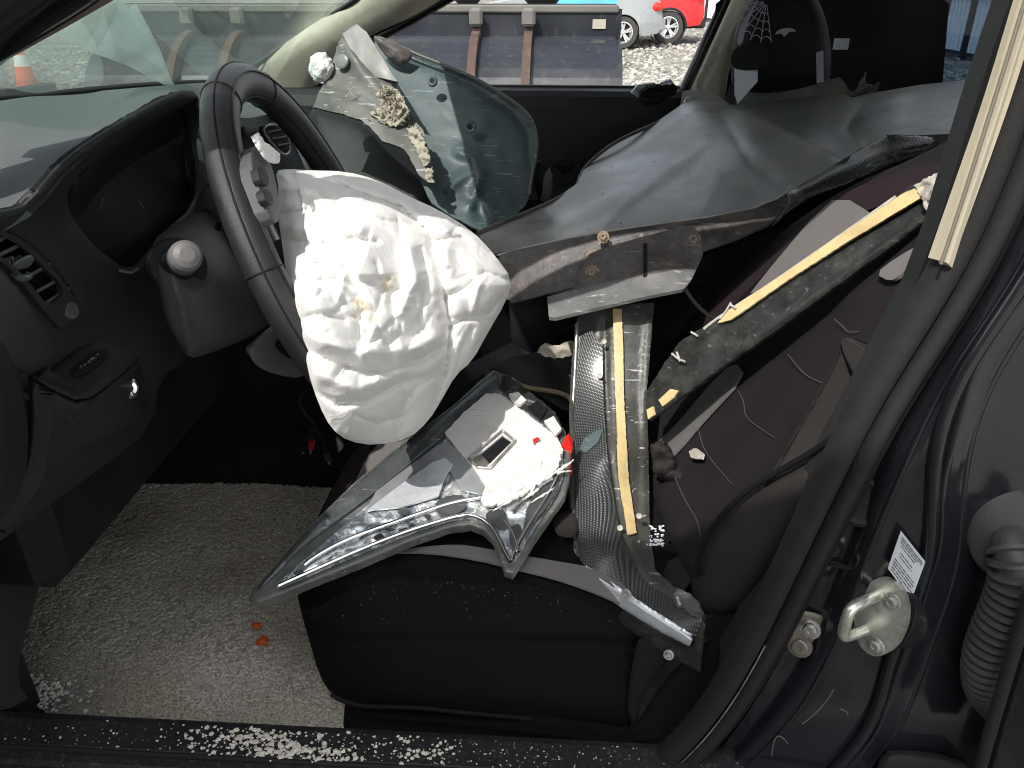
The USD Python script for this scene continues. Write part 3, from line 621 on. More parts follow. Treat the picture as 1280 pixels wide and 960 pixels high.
fp = part('windshield_pillar', patch([(300, 150), (318, 84), (372, 42), (440, 0), (500, -40), (620, -40), (560, -1), (512, 24), (470, 44), (420, 75), (395, 112), (380, 150)], [(330, 100, 'Y', 1.40), (440, 0, 'Y', 1.38), (470, 44, 'Y', 1.42), (560, -1, 'Y', 1.42), (410, 50, 'Y', 1.36), (500, 0, 'Y', 1.36)], s=7, thick=.04, roll=(.03, 18)), 'beige_trim', label='beige inner trim of the far windshield pillar')
part('pillar_seal', tube(pline([(452, 58), (472, 47), (515, 24), (563, -4), (610, -35)], 'Y', 1.44), .012, 8), 'gloss_black', fp)
part('glass_seal', tube(pline([(300, 96), (340, 68), (400, 29), (446, -2), (500, -36)], 'Y', 1.39), .006, 8), 'gloss_black', fp)
part('roof', sheet([[(-.30, .10, 1.34), (-.36, .75, 1.40), (-.30, 1.38, 1.34)], [(.3, .13, 1.46), (.3, .75, 1.52), (.3, 1.35, 1.46)], [(1.3, .13, 1.44), (1.3, .75, 1.50), (1.3, 1.35, 1.44)], [(1.9, .18, 1.30), (1.9, .75, 1.36), (1.9, 1.3, 1.30)]], 20, 16, .03), 'headliner')
part('roof_rail', tube(spline([(-.62, .01, 1.12), (-.46, .03, 1.24), (-.25, .06, 1.34), (.1, .10, 1.42), (.55, .11, 1.44), (1.2, .11, 1.42)], 30), .035, 10), 'car_paint')

# far door and window frame
capp = [(1.37, .50), (1.37, .93), (1.372, .975), (1.382, 1.0), (1.395, 1.012), (1.43, 1.016), (1.47, 1.016), (1.48, 1.0), (1.48, .5)]
pd = part('passenger_door', along_x(capp, -.75, .34, 12), 'black_plastic')
part('armrest', box((-.45, 1.28, .72), (.25, 1.37, .79), .02), 'deep_black', pd, smooth=False)
part('window_channel', along_x([(1.43, 1.012), (1.432, 1.020), (1.45, 1.020), (1.452, 1.012)], -.75, .30, 2), 'rubber', pd)
part('far_door_pillar', patch([(860, 118), (868, 102), (915, -2), (935, -50), (985, -50), (946, 0), (912, 80), (905, 135), (880, 140)], [(864, 110, 'Y', 1.40), (915, 0, 'Y', 1.38), (945, 0, 'Y', 1.35), (905, 110, 'Y', 1.36), (884, 60, 'Y', 1.365)], s=6, thick=.05, roll=(.015, 10), creases=[([(874, 112), (925, -5), (940, -40)], 2.2, -.008)]), 'beige_trim')
part('window_seal', tube(pline([(848, 128), (858, 105), (886, 45), (910, -6), (930, -46)], 'Y', 1.43), .013, 8), 'gloss_black')
part('window_seal', tube(pline([(856, 128), (866, 103), (893, 45), (917, -6), (936, -46)], 'Y', 1.43), .006, 8), 'rail_grey')
rd = part('far_rear_door', along_x(capp, .37, 1.35, 8), 'deep_black')
part('sun_blind', patch([(900, -60), (1192, -60), (1170, 200), (880, 200)], [(1100, 50, 'Y', 1.42)], s=16, thick=.006, noise=[(.01, 6, 'n')]), 'deep_black')  # plain near-black sheet across the far rear window
part('rear_window', patch([(1170, -50), (1330, -50), (1330, 150), (1160, 150)], [(1200, 50, 'Y', 1.44)], s=40, thick=.004, ch=0), 'tinted_glass', smooth=False)
part('rear_seat', box((1.0, .15, .55), (1.15, 1.35, 1.12), .04), 'deep_black', smooth=False)
part('rear_shelf', box((1.15, .1, .95), (1.95, 1.4, .98)), 'deep_black', smooth=False)
part('rear_bulkhead', box((1.95, .1, .3), (2.0, 1.4, 1.2)), 'deep_black', smooth=False)

# windshield
wsl = [(-130, 170), (-70, 128), (0, 126), (130, 116), (262, 105), (345, 98), (420, 45), (500, -45), (120, -60), (0, 20)]
wg = part('windshield', patch(wsl, [(-60, 128, 'Y', .50), (0, 122, 'Y', .62), (130, 112, 'Y', .82), (262, 103, 'Y', 1.02), (340, 98, 'Y', 1.36), (480, -20, 'Y', 1.40), (140, -20, 'Y', .30), (0, 60, 'Y', .20), (300, -20, 'Y', .9)], s=14, thick=.005, ch=0), 'windshield_glass')
part('dust_film', patch([(70, 44), (150, -4), (163, 12), (192, 60), (218, 106), (205, 106), (160, 82), (115, 66)], [(0, 122, 'Y', .64), (262, 103, 'Y', 1.05), (140, -20, 'Y', .32), (300, -20, 'Y', .92)], s=8, thick=.002, ch=0), 'dust_film', wg)  # pale triangular reflection put in as a translucent film
part('dust_film', patch([(135, 20), (172, 8), (200, 62), (214, 100), (176, 66)], [(0, 122, 'Y', .65), (262, 103, 'Y', 1.07), (140, -20, 'Y', .33), (300, -20, 'Y', .93)], s=8, thick=.002, ch=0), 'dust_film', wg)  # inner layer of the same painted-in reflection
part('windshield_seal', tube(spline([P(*q_) for q_ in ((-70, 133, 'Y', .5), (0, 125, 'Y', .61), (60, 119, 'Y', .70), (130, 112, 'Y', .81), (200, 106.5, 'Y', .91), (262, 104, 'Y', 1.01), (300, 104, 'Y', 1.1))], 24), .007, 8), 'deep_black', wg)

# ---- dashboard
dt = part('dashboard', patch([(-60, 175), (-60, 140), (0, 124), (130, 113), (262, 102), (345, 100), (352, 140), (300, 150), (262, 140), (249, 124), (238, 112), (212, 117), (150, 150), (78, 198), (46, 238), (22, 266), (-60, 300)],
    [(-60, 140, 'Y', .5), (0, 122, 'Y', .6), (130, 112, 'Y', .8), (262, 103, 'Y', 1.0), (340, 100, 'Y', 1.3), (212, 118, 'X', -.49), (150, 151, 'X', -.475), (78, 198, 'X', -.47), (46, 238, 'X', -.475), (0, 270, 'X', -.49), (0, 190, 'X', -.58), (249, 120, 'X', -.50)],
    s=7, thick=.01, lift=-.018, creases=[([(-10, 162), (0, 152), (28, 131), (45, 127), (75, 124)], 3, -.012)]), 'dash_plastic', label='dusty grey dashboard top')
cav = [(84, 262), (88, 238), (118, 205), (170, 166), (215, 137), (233, 134), (237, 170), (246, 215), (242, 258), (206, 288), (180, 318), (161, 338), (138, 324), (110, 300)]
FAS = [(46, 238, 'X', -.470), (78, 198, 'X', -.465), (150, 151, 'X', -.465), (212, 117, 'X', -.475), (240, 113, 'X', -.485), (248, 150, 'X', -.53), (250, 220, 'X', -.57), (161, 340, 'X', -.53), (100, 300, 'X', -.51), (84, 250, 'X', -.50), (150, 400, 'X', -.53), (50, 300, 'X', -.505), (0, 300, 'X', -.50), (200, 440, 'X', -.52), (-50, 500, 'X', -.49), (100, 500, 'X', -.54), (180, 520, 'X', -.56), (-50, 700, 'X', -.58)]
fas = depth_of(FAS)
part('fascia', patch([(-60, 262), (20, 264), (45, 238), (78, 198), (150, 150), (212, 116), (238, 111), (250, 122), (250, 150), (244, 190), (262, 240), (275, 300), (240, 340), (225, 400), (240, 450), (200, 470), (192, 535), (120, 590), (-60, 720)],
    FAS,
    s=6, thick=.012, holes=[cav, [(-24, 284), (0, 292), (28, 306), (60, 334), (90, 368), (95, 386), (78, 402), (44, 366), (20, 336), (0, 321), (-24, 312)]], roll=(.012, 10), creases=[([(60, 245), (95, 200), (160, 155), (215, 127), (240, 124)], 14, .012), ([(46, 300), (75, 330), (110, 375), (118, 395)], 3, .004)]), 'black_plastic', dt)
cl = part('instrument_cluster', patch([(60, 300), (70, 220), (150, 150), (240, 105), (262, 130), (270, 250), (200, 330), (160, 365), (120, 350)], [(100, 280, 'X', -.62), (230, 150, 'X', -.62), (160, 330, 'X', -.60)], s=12, thick=.01), 'deep_black', dt)
for pts in ([(124, 262), (127, 255), (129, 247)], [(173, 251), (177, 256), (180, 262)]): part('gauge_mark', tube(pline(pts, 'X', -.6), .0008, 5), 'mid_grey', dt)
part('cluster_trim', tube(pline([(172, 336), (163, 341), (150, 338)], 'X', -.522), .002, 6), 'mid_grey', dt)
part('hood_liner', patch([(84, 262), (90, 234), (118, 203), (170, 164), (215, 134), (238, 128), (244, 160), (225, 170), (170, 200), (120, 240), (100, 275)], [(84, 250, 'X', -.50), (215, 136, 'X', -.49), (225, 170, 'X', -.60), (110, 265, 'X', -.59), (150, 177, 'X', -.485)], s=8, thick=.006), 'deep_black', dt)
# end pad, near lower bolster, knee panel, switch shelf
part('end_pad', patch([(-60, 318), (0, 333), (24, 356), (52, 398), (72, 428), (75, 446), (62, 466), (34, 470), (10, 460), (-60, 440)], [(0, 340, 'X', -.49), (70, 440, 'X', -.515), (-50, 430, 'X', -.46), (30, 465, 'X', -.50)], s=5, thick=.03, roll=(.03, 26), ch=2), 'pad_leather', dt)
part('end_cap', patch([(-70, 395), (-10, 408), (15, 440), (32, 490), (38, 540), (33, 600), (10, 640), (-70, 670)], [(0, 420, 'X', -.465), (35, 540, 'X', -.49), (-60, 540, 'X', -.40), (0, 640, 'X', -.49)], s=6, thick=.03, roll=(.04, 30), ch=2), 'black_plastic', dt)
part('switch_shelf', patch([(34, 468), (56, 470), (78, 452), (112, 424), (142, 418), (172, 428), (187, 438), (140, 478), (104, 504), (60, 486)], [(60, 470, 'X', -.505), (112, 424, 'X', -.53), (187, 438, 'X', -.535), (104, 504, 'X', -.475)], s=4, thick=.02, roll=(.008, 8)), 'dash_grey' if False else 'black_plastic', dt)
part('knee_panel', patch([(36, 474), (60, 487), (104, 505), (140, 479), (186, 440), (200, 462), (196, 500), (188, 518), (130, 548), (98, 560), (84, 585), (50, 622), (0, 660), (-30, 670), (30, 600), (40, 540)], [(60, 487, 'X', -.49), (104, 505, 'X', -.485), (187, 440, 'X', -.535), (188, 518, 'X', -.56), (98, 560, 'X', -.54), (0, 655, 'X', -.54), (36, 540, 'X', -.50)], s=5, thick=.02, roll=(.012, 12), creases=[([(104, 505), (98, 560)], 8, .006)]), 'black_plastic', dt)
part('switch_bezel', patch([(88, 462), (122, 437), (132, 436), (137, 444), (134, 449), (102, 469), (94, 470)], [(88, 462, 'X', -.500), (137, 444, 'X', -.514), (100, 470, 'X', -.492), (122, 437, 'X', -.515)], s=2.5, thick=.006, roll=(.003, 4), lift=.004), 'deep_black', dt)
sw = part('switch_button', patch([(93, 461), (118, 443), (128, 446), (104, 464)], [(88, 462, 'X', -.500), (137, 444, 'X', -.514), (100, 470, 'X', -.492), (122, 437, 'X', -.515)], s=2.5, thick=.006, roll=(.002, 3), lift=.008), 'gloss_black', dt)
for a_, b_ in ((101, 458), (106, 456), (111, 452), (122, 443)): part('switch_symbol', lathe([(.0010, 0), (.0006, .0004), (0, .0004)], P(a_, b_, 'X', -.490), (1, -.4, .3), 7), 'mid_grey', dt)
# vent
vf = [(-30, 278), (0, 287), (30, 300), (62, 330), (94, 372), (101, 388), (97, 398), (80, 412), (72, 408), (44, 374), (18, 340), (0, 325), (-30, 318)]
vh = [(-24, 285), (0, 294), (28, 308), (58, 336), (84, 364), (62, 384), (44, 362), (20, 334), (0, 319), (-24, 310)]
vc = [(0, 290, 'X', -.496), (60, 330, 'X', -.500), (98, 385, 'X', -.512), (75, 408, 'X', -.505), (18, 340, 'X', -.492)]
vt = part('air_vent', patch(vf, FAS, s=3, thick=.006, holes=[vh], lift=.012, ch=1), 'black_plastic', dt)
for a_, b_ in (((0, 321), (30, 306)), ((14, 336), (45, 320)), ((30, 351), (63, 332)), ((44, 368), (76, 350)), ((-16, 312), (12, 296)), ((57, 381), (88, 362))):
    A, B = fas(*a_, .003), fas(*b_, .003); dd = (CAM - A) / np.linalg.norm(CAM - A); up_ = np.array([.25, 0, .97]); 
    vv = np.array([A, B, A - dd * .02, B - dd * .02, A + up_ * .004, B + up_ * .004, A - dd * .02 + up_ * .003, B - dd * .02 + up_ * .003])
    obj(dt, 'vent_slat', flat(trimesh.convex.convex_hull(vv)), 'dash_grey', smooth=False)
part('vent_tab', patch([(10, 330), (40, 315), (46, 322), (36, 335), (18, 338)], FAS, s=2.5, thick=.012, roll=(.004, 5), lift=.012), 'rail_grey', dt)
part('vent_tab', tube(spline([fas(18, 342, .012), fas(28, 348, .012), fas(36, 344, .012)], 8), .004, 8), 'rail_grey', dt)
part('vent_wheel', lathe([(.010, -.01), (.010, .003), (.007, .006), (0, .006)], fas(86, 388, .010), (.9, -.2, .35), 18), 'dash_grey', dt)
part('vent_bed', patch([(-40, 270), (60, 320), (110, 390), (70, 415), (-40, 340)], FAS, s=8, lift=-.035), 'deep_black', dt)
# centre stack, far vents
part('centre_stack', patch([(228, 205), (236, 160), (255, 132), (330, 118), (352, 128), (378, 165), (392, 205), (398, 240), (300, 290), (250, 270)], [(240, 180, 'X', -.60), (330, 125, 'X', -.58), (392, 215, 'X', -.50), (300, 280, 'X', -.55)], s=5, thick=.02, roll=(.02, 14), ch=2), 'dash_plastic', dt)
part('stack_trim', tube(spline([P(a_, b_, 'X', c_) for a_, b_, c_ in ((300, 135, -.56), (322, 135, -.555), (345, 150, -.545), (362, 170, -.53), (376, 196, -.505), (388, 222, -.485))], 24), .005, 8), 'trim_silver', dt)
part('stack_trim', patch([(238, 178), (244, 168), (256, 185), (258, 205), (250, 203), (240, 192)], [(245, 185, 'X', -.585)], s=3, thick=.01, roll=(.01, 7)), 'trim_silver', dt)
part('stack_trim', patch([(306, 140), (322, 138), (338, 152), (330, 158), (318, 172), (306, 168)], [(320, 155, 'X', -.555)], s=3, thick=.01, roll=(.006, 6)), 'mid_grey', dt)
v2 = part('air_vent', patch([(327, 160), (344, 155), (356, 166), (363, 185), (355, 194), (340, 178)], [(345, 172, 'X', -.525)], s=3, thick=.01), 'deep_black', dt)
part('vent_surround', tube(np.vstack([pline(chaikin([(326, 159), (344, 154), (358, 166), (364, 187), (355, 196), (339, 179)], 2), 'X', -.52)]), .0028, 6, closed=True), 'trim_silver', dt)
for a_, b_ in (((333, 166), (352, 162)), ((339, 174), (358, 171)), ((346, 182), (361, 180))): part('vent_slat', tube([P(*a_, 'X', -.518), P(*b_, 'X', -.518)], .003, 6), 'black_plastic', dt)
part('glove_box', patch([(385, 128), (420, 140), (456, 152), (480, 182), (522, 218), (542, 232), (540, 262), (470, 262), (420, 235), (390, 190)], [(385, 130, 'Y', 1.12), (540, 240, 'Y', .98), (420, 230, 'Y', 1.0)], s=8, thick=.02, roll=(.02, 20)), 'black_plastic', dt)
part('lower_dash', patch([(380, 200), (420, 235), (470, 262), (540, 262), (640, 330), (640, 460), (380, 460)], [(400, 240, 'Y', 1.05), (540, 270, 'Y', 1.05), (600, 440, 'Y', 1.2)], s=20, thick=.02), 'deep_black', dt)
part('lower_dash', box((-1.0, .05, .56), (-.60, 1.38, .95), .03), 'deep_black', dt, smooth=False)
part('toe_board', flat(trimesh.convex.convex_hull(np.array([[-1.3, y_, z_] for y_ in (.0, .66) for z_ in (.3, .75)] + [[-1.0, y_, .34] for y_ in (.0, .66)]))), 'deep_black', dt, smooth=False)

# ---- steering column, stalk
colm = part('steering_column', patch([(193, 330), (190, 302), (210, 285), (240, 268), (262, 262), (285, 300), (318, 360), (345, 395), (338, 408), (312, 422), (262, 442), (236, 449), (222, 428), (205, 396)], [(200, 310, 'X', -.455), (240, 270, 'X', -.48), (235, 445, 'X', -.455), (320, 410, 'X', -.42), (270, 350, 'X', -.41), (300, 330, 'X', -.43)], s=5, thick=.02, roll=(.03, 22), creases=[([(215, 335), (232, 400), (240, 445)], 6, .008), ([(285, 300), (330, 385)], 10, -.006)]), 'dash_grey')
part('column_shroud', patch([(240, 268), (250, 240), (262, 225), (280, 250), (310, 300), (345, 380), (345, 398), (318, 362), (285, 302), (262, 264)], [(250, 250, 'X', -.50), (345, 390, 'X', -.40), (280, 260, 'X', -.46)], s=5, thick=.02, roll=(.015, 10)), 'dash_grey', colm)
part('shroud_hole', lathe([(.006, 0), (.0055, .002), (.004, .001), (.004, -.004), (0, -.004)], P(273, 283, 'X', -.43), (.8, -.5, .3), 16), 'deep_black', colm)
sp_ = P(220, 335, 'X', -.43); st = P(211, 303, 'X', -.385); ax_ = (st - sp_) / np.linalg.norm(st - sp_); ax_ = np.array([.55, -.72, .42]); ax_ /= np.linalg.norm(ax_)
c0 = P(222, 332, 'X', -.44)
stk = part('control_stalk', lathe([(.032, -.02), (.033, .0), (.030, .006), (.025, .008), (.021, .010), (.018, .03), (.0175, .045)], c0, ax_, 28), 'black_plastic')
part('stalk_tip', lathe([(.0178, .044), (.0178, .060), (.0172, .066), (.014, .071), (.008, .074), (0, .0745)], c0, ax_, 28), 'mid_grey', stk)
part('ignition_ring', lathe([(.012, 0), (.013, .004), (.013, .012), (.010, .016), (.009, .013), (.005, .012), (0, .012)], P(157, 486, 'X', -.53), (.75, -.55, .35), 20), 'chrome')
part('ignition_ring', tube(pline([(140, 486), (149, 483), (154, 486)], 'X', -.52), .003, 8), 'steel')
part('lower_trim', patch([(308, 438), (322, 422), (345, 402), (368, 412), (384, 440), (384, 474), (345, 469), (320, 458)], [(310, 438, 'X', -.42), (345, 404, 'X', -.41), (380, 470, 'X', -.42)], s=4, thick=.012, roll=(.012, 10), ch=2, creases=[([(308, 440), (345, 434), (384, 446)], 1.6, -.005)]), 'mid_grey', label='grey curved lower column trim')
part('lower_trim', patch([(346, 424), (362, 407), (384, 430), (384, 452), (352, 446)], [(360, 430, 'X', -.405)], s=4, thick=.01, roll=(.01, 8)), 'deep_black')

# ---- steering wheel
wc = np.array([-.297, .296, .94]); tl, wr_, wy = .386, .222, .103
wn = np.array([math.cos(tl) * math.cos(wy), math.cos(tl) * math.sin(wy), math.sin(tl)]); wa = np.cross([0, 0, 1], wn); wa /= np.linalg.norm(wa); wb = np.cross(wn, wa)
ring = lambda r_, h_, n=96, a0=0, a1=2 * math.pi, e=False: np.array([wc + wn * h_ + r_ * (math.cos(a) * wa + math.sin(a) * wb) for a in np.linspace(a0, a1, n, endpoint=e)])
sw_ = thing and part('steering_wheel', tube(ring(wr_, 0), .0225, 20, closed=True, sq=.86), 'rim_leather', label='black leather wrapped steering wheel rim')
for dr, dh in ((.0212, .007), (-.0212, .007), (.006, .0192)):
    part('rim_seam', tube(ring(wr_ + dr * .98, dh), .0012, 6, closed=True), 'deep_black' if dr != .006 else 'black_plastic', sw_)
for a_ in (1.15, 1.9, 2.9, .2, 4.2): 
    p_ = wc + wr_ * (math.cos(a_) * wa + math.sin(a_) * wb); e1 = (math.cos(a_) * wa + math.sin(a_) * wb)
    part('rim_seam', tube(np.array([p_ + .0226 * math.cos(w) * e1 + .0197 * math.sin(w) * wn for w in np.linspace(0, 2 * math.pi, 24, endpoint=False)]), .0011, 6, closed=True), 'deep_black', sw_)
part('hub', lathe([(.065, -.05), (.07, -.02), (.065, -.01), (.05, .0), (0, .002)], wc, wn, 32), 'black_plastic', sw_)
for a_, wd in ((math.pi * .5 - 1.9, .03),):
    e1 = math.cos(a_) * wa + math.sin(a_) * wb; e2 = np.cross(wn, e1)
    A, B = wc + e1 * .06, wc + e1 * (wr_ - .01); vv = [A + e2 * wd - wn * .01, A - e2 * wd - wn * .01, B + e2 * wd * .6 - wn * .012, B - e2 * wd * .6 - wn * .012]; vv = np.array(vv + [q_ + wn * .022 for q_ in vv])
    part('spoke', flat(trimesh.convex.convex_hull(vv)), 'mid_grey' if False else 'dash_grey', sw_, smooth=False)
bp = part('button_pad', patch([(312, 188), (322, 180), (335, 195), (345, 225), (350, 262), (346, 282), (335, 270), (324, 240), (314, 212)], plane=(wc + wn * .032, wn), s=3, thick=.02, roll=(.006, 6)), 'dash_grey', sw_)
part('button', patch([(320, 205), (334, 212), (338, 232), (326, 230)], plane=(wc + wn * .037, wn), s=2.5, thick=.008, roll=(.002, 4)), 'black_plastic', sw_)
part('button', patch([(327, 235), (339, 238), (343, 256), (333, 254)], plane=(wc + wn * .037, wn), s=2.5, thick=.008, roll=(.002, 4)), 'black_plastic', sw_)
part('spoke_trim', tube(np.array([CAM + ray(*a_) * (((wc - CAM) @ wn) / (ray(*a_) @ wn)) for a_ in ((312, 215), (322, 245), (334, 275), (346, 300))]), .004, 8), 'trim_silver', sw_)

# ---- burst airbag
bag_out = [(344, 214), (358, 211), (390, 213), (432, 214), (470, 224), (512, 246), (548, 262), (590, 288), (618, 318), (641, 350), (632, 378), (612, 412), (590, 452), (570, 468), (552, 500), (536, 526), (512, 548), (470, 557), (436, 552), (414, 536), (398, 505), (384, 462), (379, 424), (366, 382), (358, 345), (352, 300), (346, 262), (349, 236)]
cr = [([(395, 222), (440, 236), (500, 258), (535, 290), (546, 325), (556, 370), (562, 410), (557, 462), (545, 500)], 7, -.030),
      ([(556, 372), (580, 360), (606, 340), (636, 350)], 5, -.014), ([(560, 410), (585, 395), (612, 392), (628, 372)], 5, -.016), ([(540, 300), (575, 296), (612, 316)], 5, -.014), ([(556, 330), (560, 296), (552, 270)], 9, .012),
      ([(352, 268), (380, 262), (420, 264), (462, 276), (500, 300)], 5, -.012), ([(356, 300), (400, 305), (440, 298), (470, 302)], 4, -.010), ([(360, 285), (410, 284), (450, 286)], 9, .012),
      ([(358, 345), (390, 352), (420, 348), (440, 356)], 5, -.010), ([(372, 400), (400, 392), (430, 400)], 6, -.010), ([(380, 436), (430, 458), (480, 462), (530, 448), (556, 430)], 7, -.016), ([(385, 420), (440, 440), (500, 440), (540, 425)], 10, .012),
      ([(392, 488), (420, 506), (460, 502), (500, 478), (552, 466)], 6, -.014), ([(400, 470), (450, 486), (500, 462)], 10, .012), ([(420, 470), (440, 440), (470, 425), (492, 400)], 5, -.008), ([(500, 390), (520, 350), (512, 310)], 8, .014), ([(524, 400), (536, 350), (526, 310)], 5, -.010),
      ([(470, 330), (480, 360), (470, 390), (455, 420)], 6, -.008), ([(420, 320), (430, 340), (425, 370)], 6, .008), ([(445, 520), (470, 530), (505, 520)], 5, -.008), ([(350, 236), (400, 232), (450, 246)], 8, .010), ([(590, 410), (575, 440), (572, 462)], 5, -.012), ([(600, 350), (590, 390)], 5, .010)]
_g = np.random.default_rng(17)
for k_ in range(26):
    x_, y_ = 370 + 230 * _g.random(), 240 + 280 * _g.random(); an = _g.choice([.9, 1.4, 2.0, .2]) + .5 * _g.normal(); L = 18 + 45 * _g.random(); bend = .5 * _g.normal()
    cr.append(([(x_ + L * s_ * math.cos(an + bend * s_), y_ + L * s_ * math.sin(an + bend * s_)) for s_ in np.linspace(-1, 1, 9)], 3 + 3 * _g.random(), -.004 - .006 * _g.random()))
bagm = patch(bag_out, [(350, 300, 'Y', .17), (630, 350, 'Y', .27), (366, 385, 'Y', .05), (385, 440, 'Y', .04), (450, 545, 'Y', .10), (480, 230, 'Y', .28), (500, 390, 'Y', .20)], s=2.2, ch=1, roll=(.11, 120), bulge=(.10, 110), creases=cr, noise=[(.012, 8, 't')], fn=folds(4, ((52, .013), (26, .0055), (12, .0016)), (300, 180, 700, 600), (330, 150)), lift=.07, sharp=True)
_v = bagm.v[0]; _q = _v - CAM; _pp = np.c_[640 + F * (_q @ RT) / (_q @ FW), 480 - F * (_q @ UP) / (_q @ FW)]
bag_material(_v[np.argmin(np.hypot(*(_pp - [452, 392]).T))], _v[np.argmin(np.hypot(*(_pp - [488, 357]).T))])
part('airbag', bagm, 'bag_cloth', sw_, label='burst white airbag, crumpled and scorched')
part('torn_flap', patch([(316, 170), (322, 165), (330, 176), (340, 184), (351, 192), (349, 204), (338, 203), (328, 192)], plane=(wc + wn * .042, wn), s=2.5, thick=.002, ch=0, jag=.8, noise=[(.02, 40, 't')]), 'bag_cloth', sw_)

# ---- driver seat
SB = plane_of((.15, .12, .56), (.40, .12, 1.02), (.14, .5, .56))
ds = part('driver_seat', patch([(446, 556), (420, 600), (394, 652), (370, 738), (378, 770), (440, 735), (520, 705), (640, 722), (735, 748), (810, 775), (905, 740), (905, 560), (760, 440), (640, 440), (520, 530)],
    [(446, 556, 'Z', .56), (394, 652, 'Y', .24), (373, 742, 'Y', .13), (480, 690, 'Z', .575), (640, 705, 'Z', .578), (735, 733, 'Z', .565), (800, 765, 'Z', .53), (600, 560, 'Z', .57), (760, 450, 'Z', .57), (850, 600, 'Z', .56), (700, 600, 'Z', .565)], s=8, thick=.03, noise=[(.006, 20, 'n')]), 'seat_black', label='driver seat in black and grey striped cover')
part('seat_front', patch([(448, 552), (470, 560), (440, 606), (420, 645), (410, 690), (376, 735), (372, 728), (384, 690), (394, 652), (420, 600)], [(446, 556, 'Z', .56), (394, 652, 'Y', .24), (373, 742, 'Y', .13), (480, 690, 'Z', .575), (460, 570, 'Z', .568)], s=5, thick=.01, roll=(.01, 8), lift=.008), 'seat_maroon', ds)
part('seat_stripe', patch([(466, 556), (500, 546), (556, 540), (520, 580), (470, 630), (428, 660), (424, 640), (442, 606)], [(446, 556, 'Z', .56), (394, 652, 'Y', .24), (480, 690, 'Z', .575), (560, 545, 'Z', .572)], s=6, thick=.006, lift=.013), 'seat_grey', ds)
ctl = [(373, 742, 'Y', .135), (400, 850, 'Y', .115), (440, 884, 'Y', .085), (600, 903, 'Y', .065), (780, 935, 'Y', .05), (600, 800, 'Y', .085), (800, 770, 'Y', .12), (640, 708, 'Z', .580), (520, 690, 'Z', .578), (735, 736, 'Z', .567), (440, 800, 'Y', .095), (720, 800, 'Y', .09), (440, 705, 'Z', .575), (870, 780, 'Y', .12)]
part('seat_side', patch([(371, 740), (378, 772), (388, 805), (398, 842), (414, 868), (440, 886), (500, 890), (600, 899), (700, 911), (765, 920), (788, 912), (800, 880), (815, 830), (845, 795), (800, 766), (735, 735), (690, 720), (640, 708), (600, 698), (540, 689), (480, 691), (430, 706)], ctl, s=5, thick=.02, roll=(.018, 20), creases=[([(376, 772), (400, 795), (440, 802), (520, 796), (640, 800), (795, 806)], 3, -.008), ([(395, 830), (440, 870), (520, 880), (640, 888), (760, 906)], 12, -.006), ([(390, 785), (440, 790), (600, 785), (780, 795)], 12, .006)], noise=[(.010, 9, 'n')], lift=.006), 'seat_black', ds)
sdep = depth_of(ctl); g5 = np.random.default_rng(5); lp_ = []
while len(lp_) < 240:
    a_, b_ = 610 + 120 * g5.normal(), 742 + 26 * g5.normal()
    if 420 < a_ < 790 and max(696, 705 + (a_ - 640) * .28) + 8 < b_ < 800: lp_.append(sdep(a_, b_, .010))
part('seat_lint', rocks(np.array(lp_), .0003 + .0009 * g5.random(len(lp_)) ** 3, 9), 'thread', ds, kind='stuff', smooth=False)
part('seat_piping', tube(pline([(414, 868), (440, 880), (500, 884), (600, 893), (700, 905), (765, 915), (785, 909)], 'Y', .060, 40), .003, 8), 'seat_charcoal', ds)
part('seat_skirt', patch([(432, 868), (500, 874), (600, 883), (765, 906), (790, 912), (830, 850), (880, 800), (905, 800), (900, 870), (850, 940), (790, 985), (700, 975), (600, 955), (500, 940), (445, 925), (428, 920)], [(440, 880, 'Y', .09), (440, 912, 'Y', .055), (600, 890, 'Y', .072), (780, 940, 'Y', .015), (870, 800, 'Y', .06), (820, 900, 'Y', .03), (610, 918, 'Y', .045)], s=5, thick=.015, roll=(.01, 10), creases=[([(450, 892), (600, 905), (770, 928), (815, 920)], 5, .012), ([(440, 886), (560, 893), (700, 908), (790, 920)], 3, -.008)]), 'seat_black', ds)
part('seat_flap', patch([(800, 790), (840, 800), (838, 820), (815, 850), (795, 890), (805, 912), (825, 925), (815, 930), (790, 912), (783, 880), (790, 830)], [(800, 800, 'Y', .085), (790, 890, 'Y', .06), (825, 920, 'Y', .04), (840, 810, 'Y', .085)], s=4, thick=.006, lift=.012, roll=(.006, 8)), 'seat_charcoal', ds)
part('seat_stripe', patch([(480, 690), (520, 684), (570, 680), (600, 684), (640, 692), (700, 702), (735, 708), (790, 735), (805, 768), (780, 756), (735, 736), (690, 721), (640, 709), (600, 699), (540, 690)], [(373, 742, 'Y', .135), (640, 708, 'Z', .583), (520, 688, 'Z', .581), (735, 736, 'Z', .570), (800, 765, 'Z', .535), (640, 690, 'Z', .584), (740, 708, 'Z', .574)], s=4, thick=.004, lift=.010), 'seat_grey', ds)
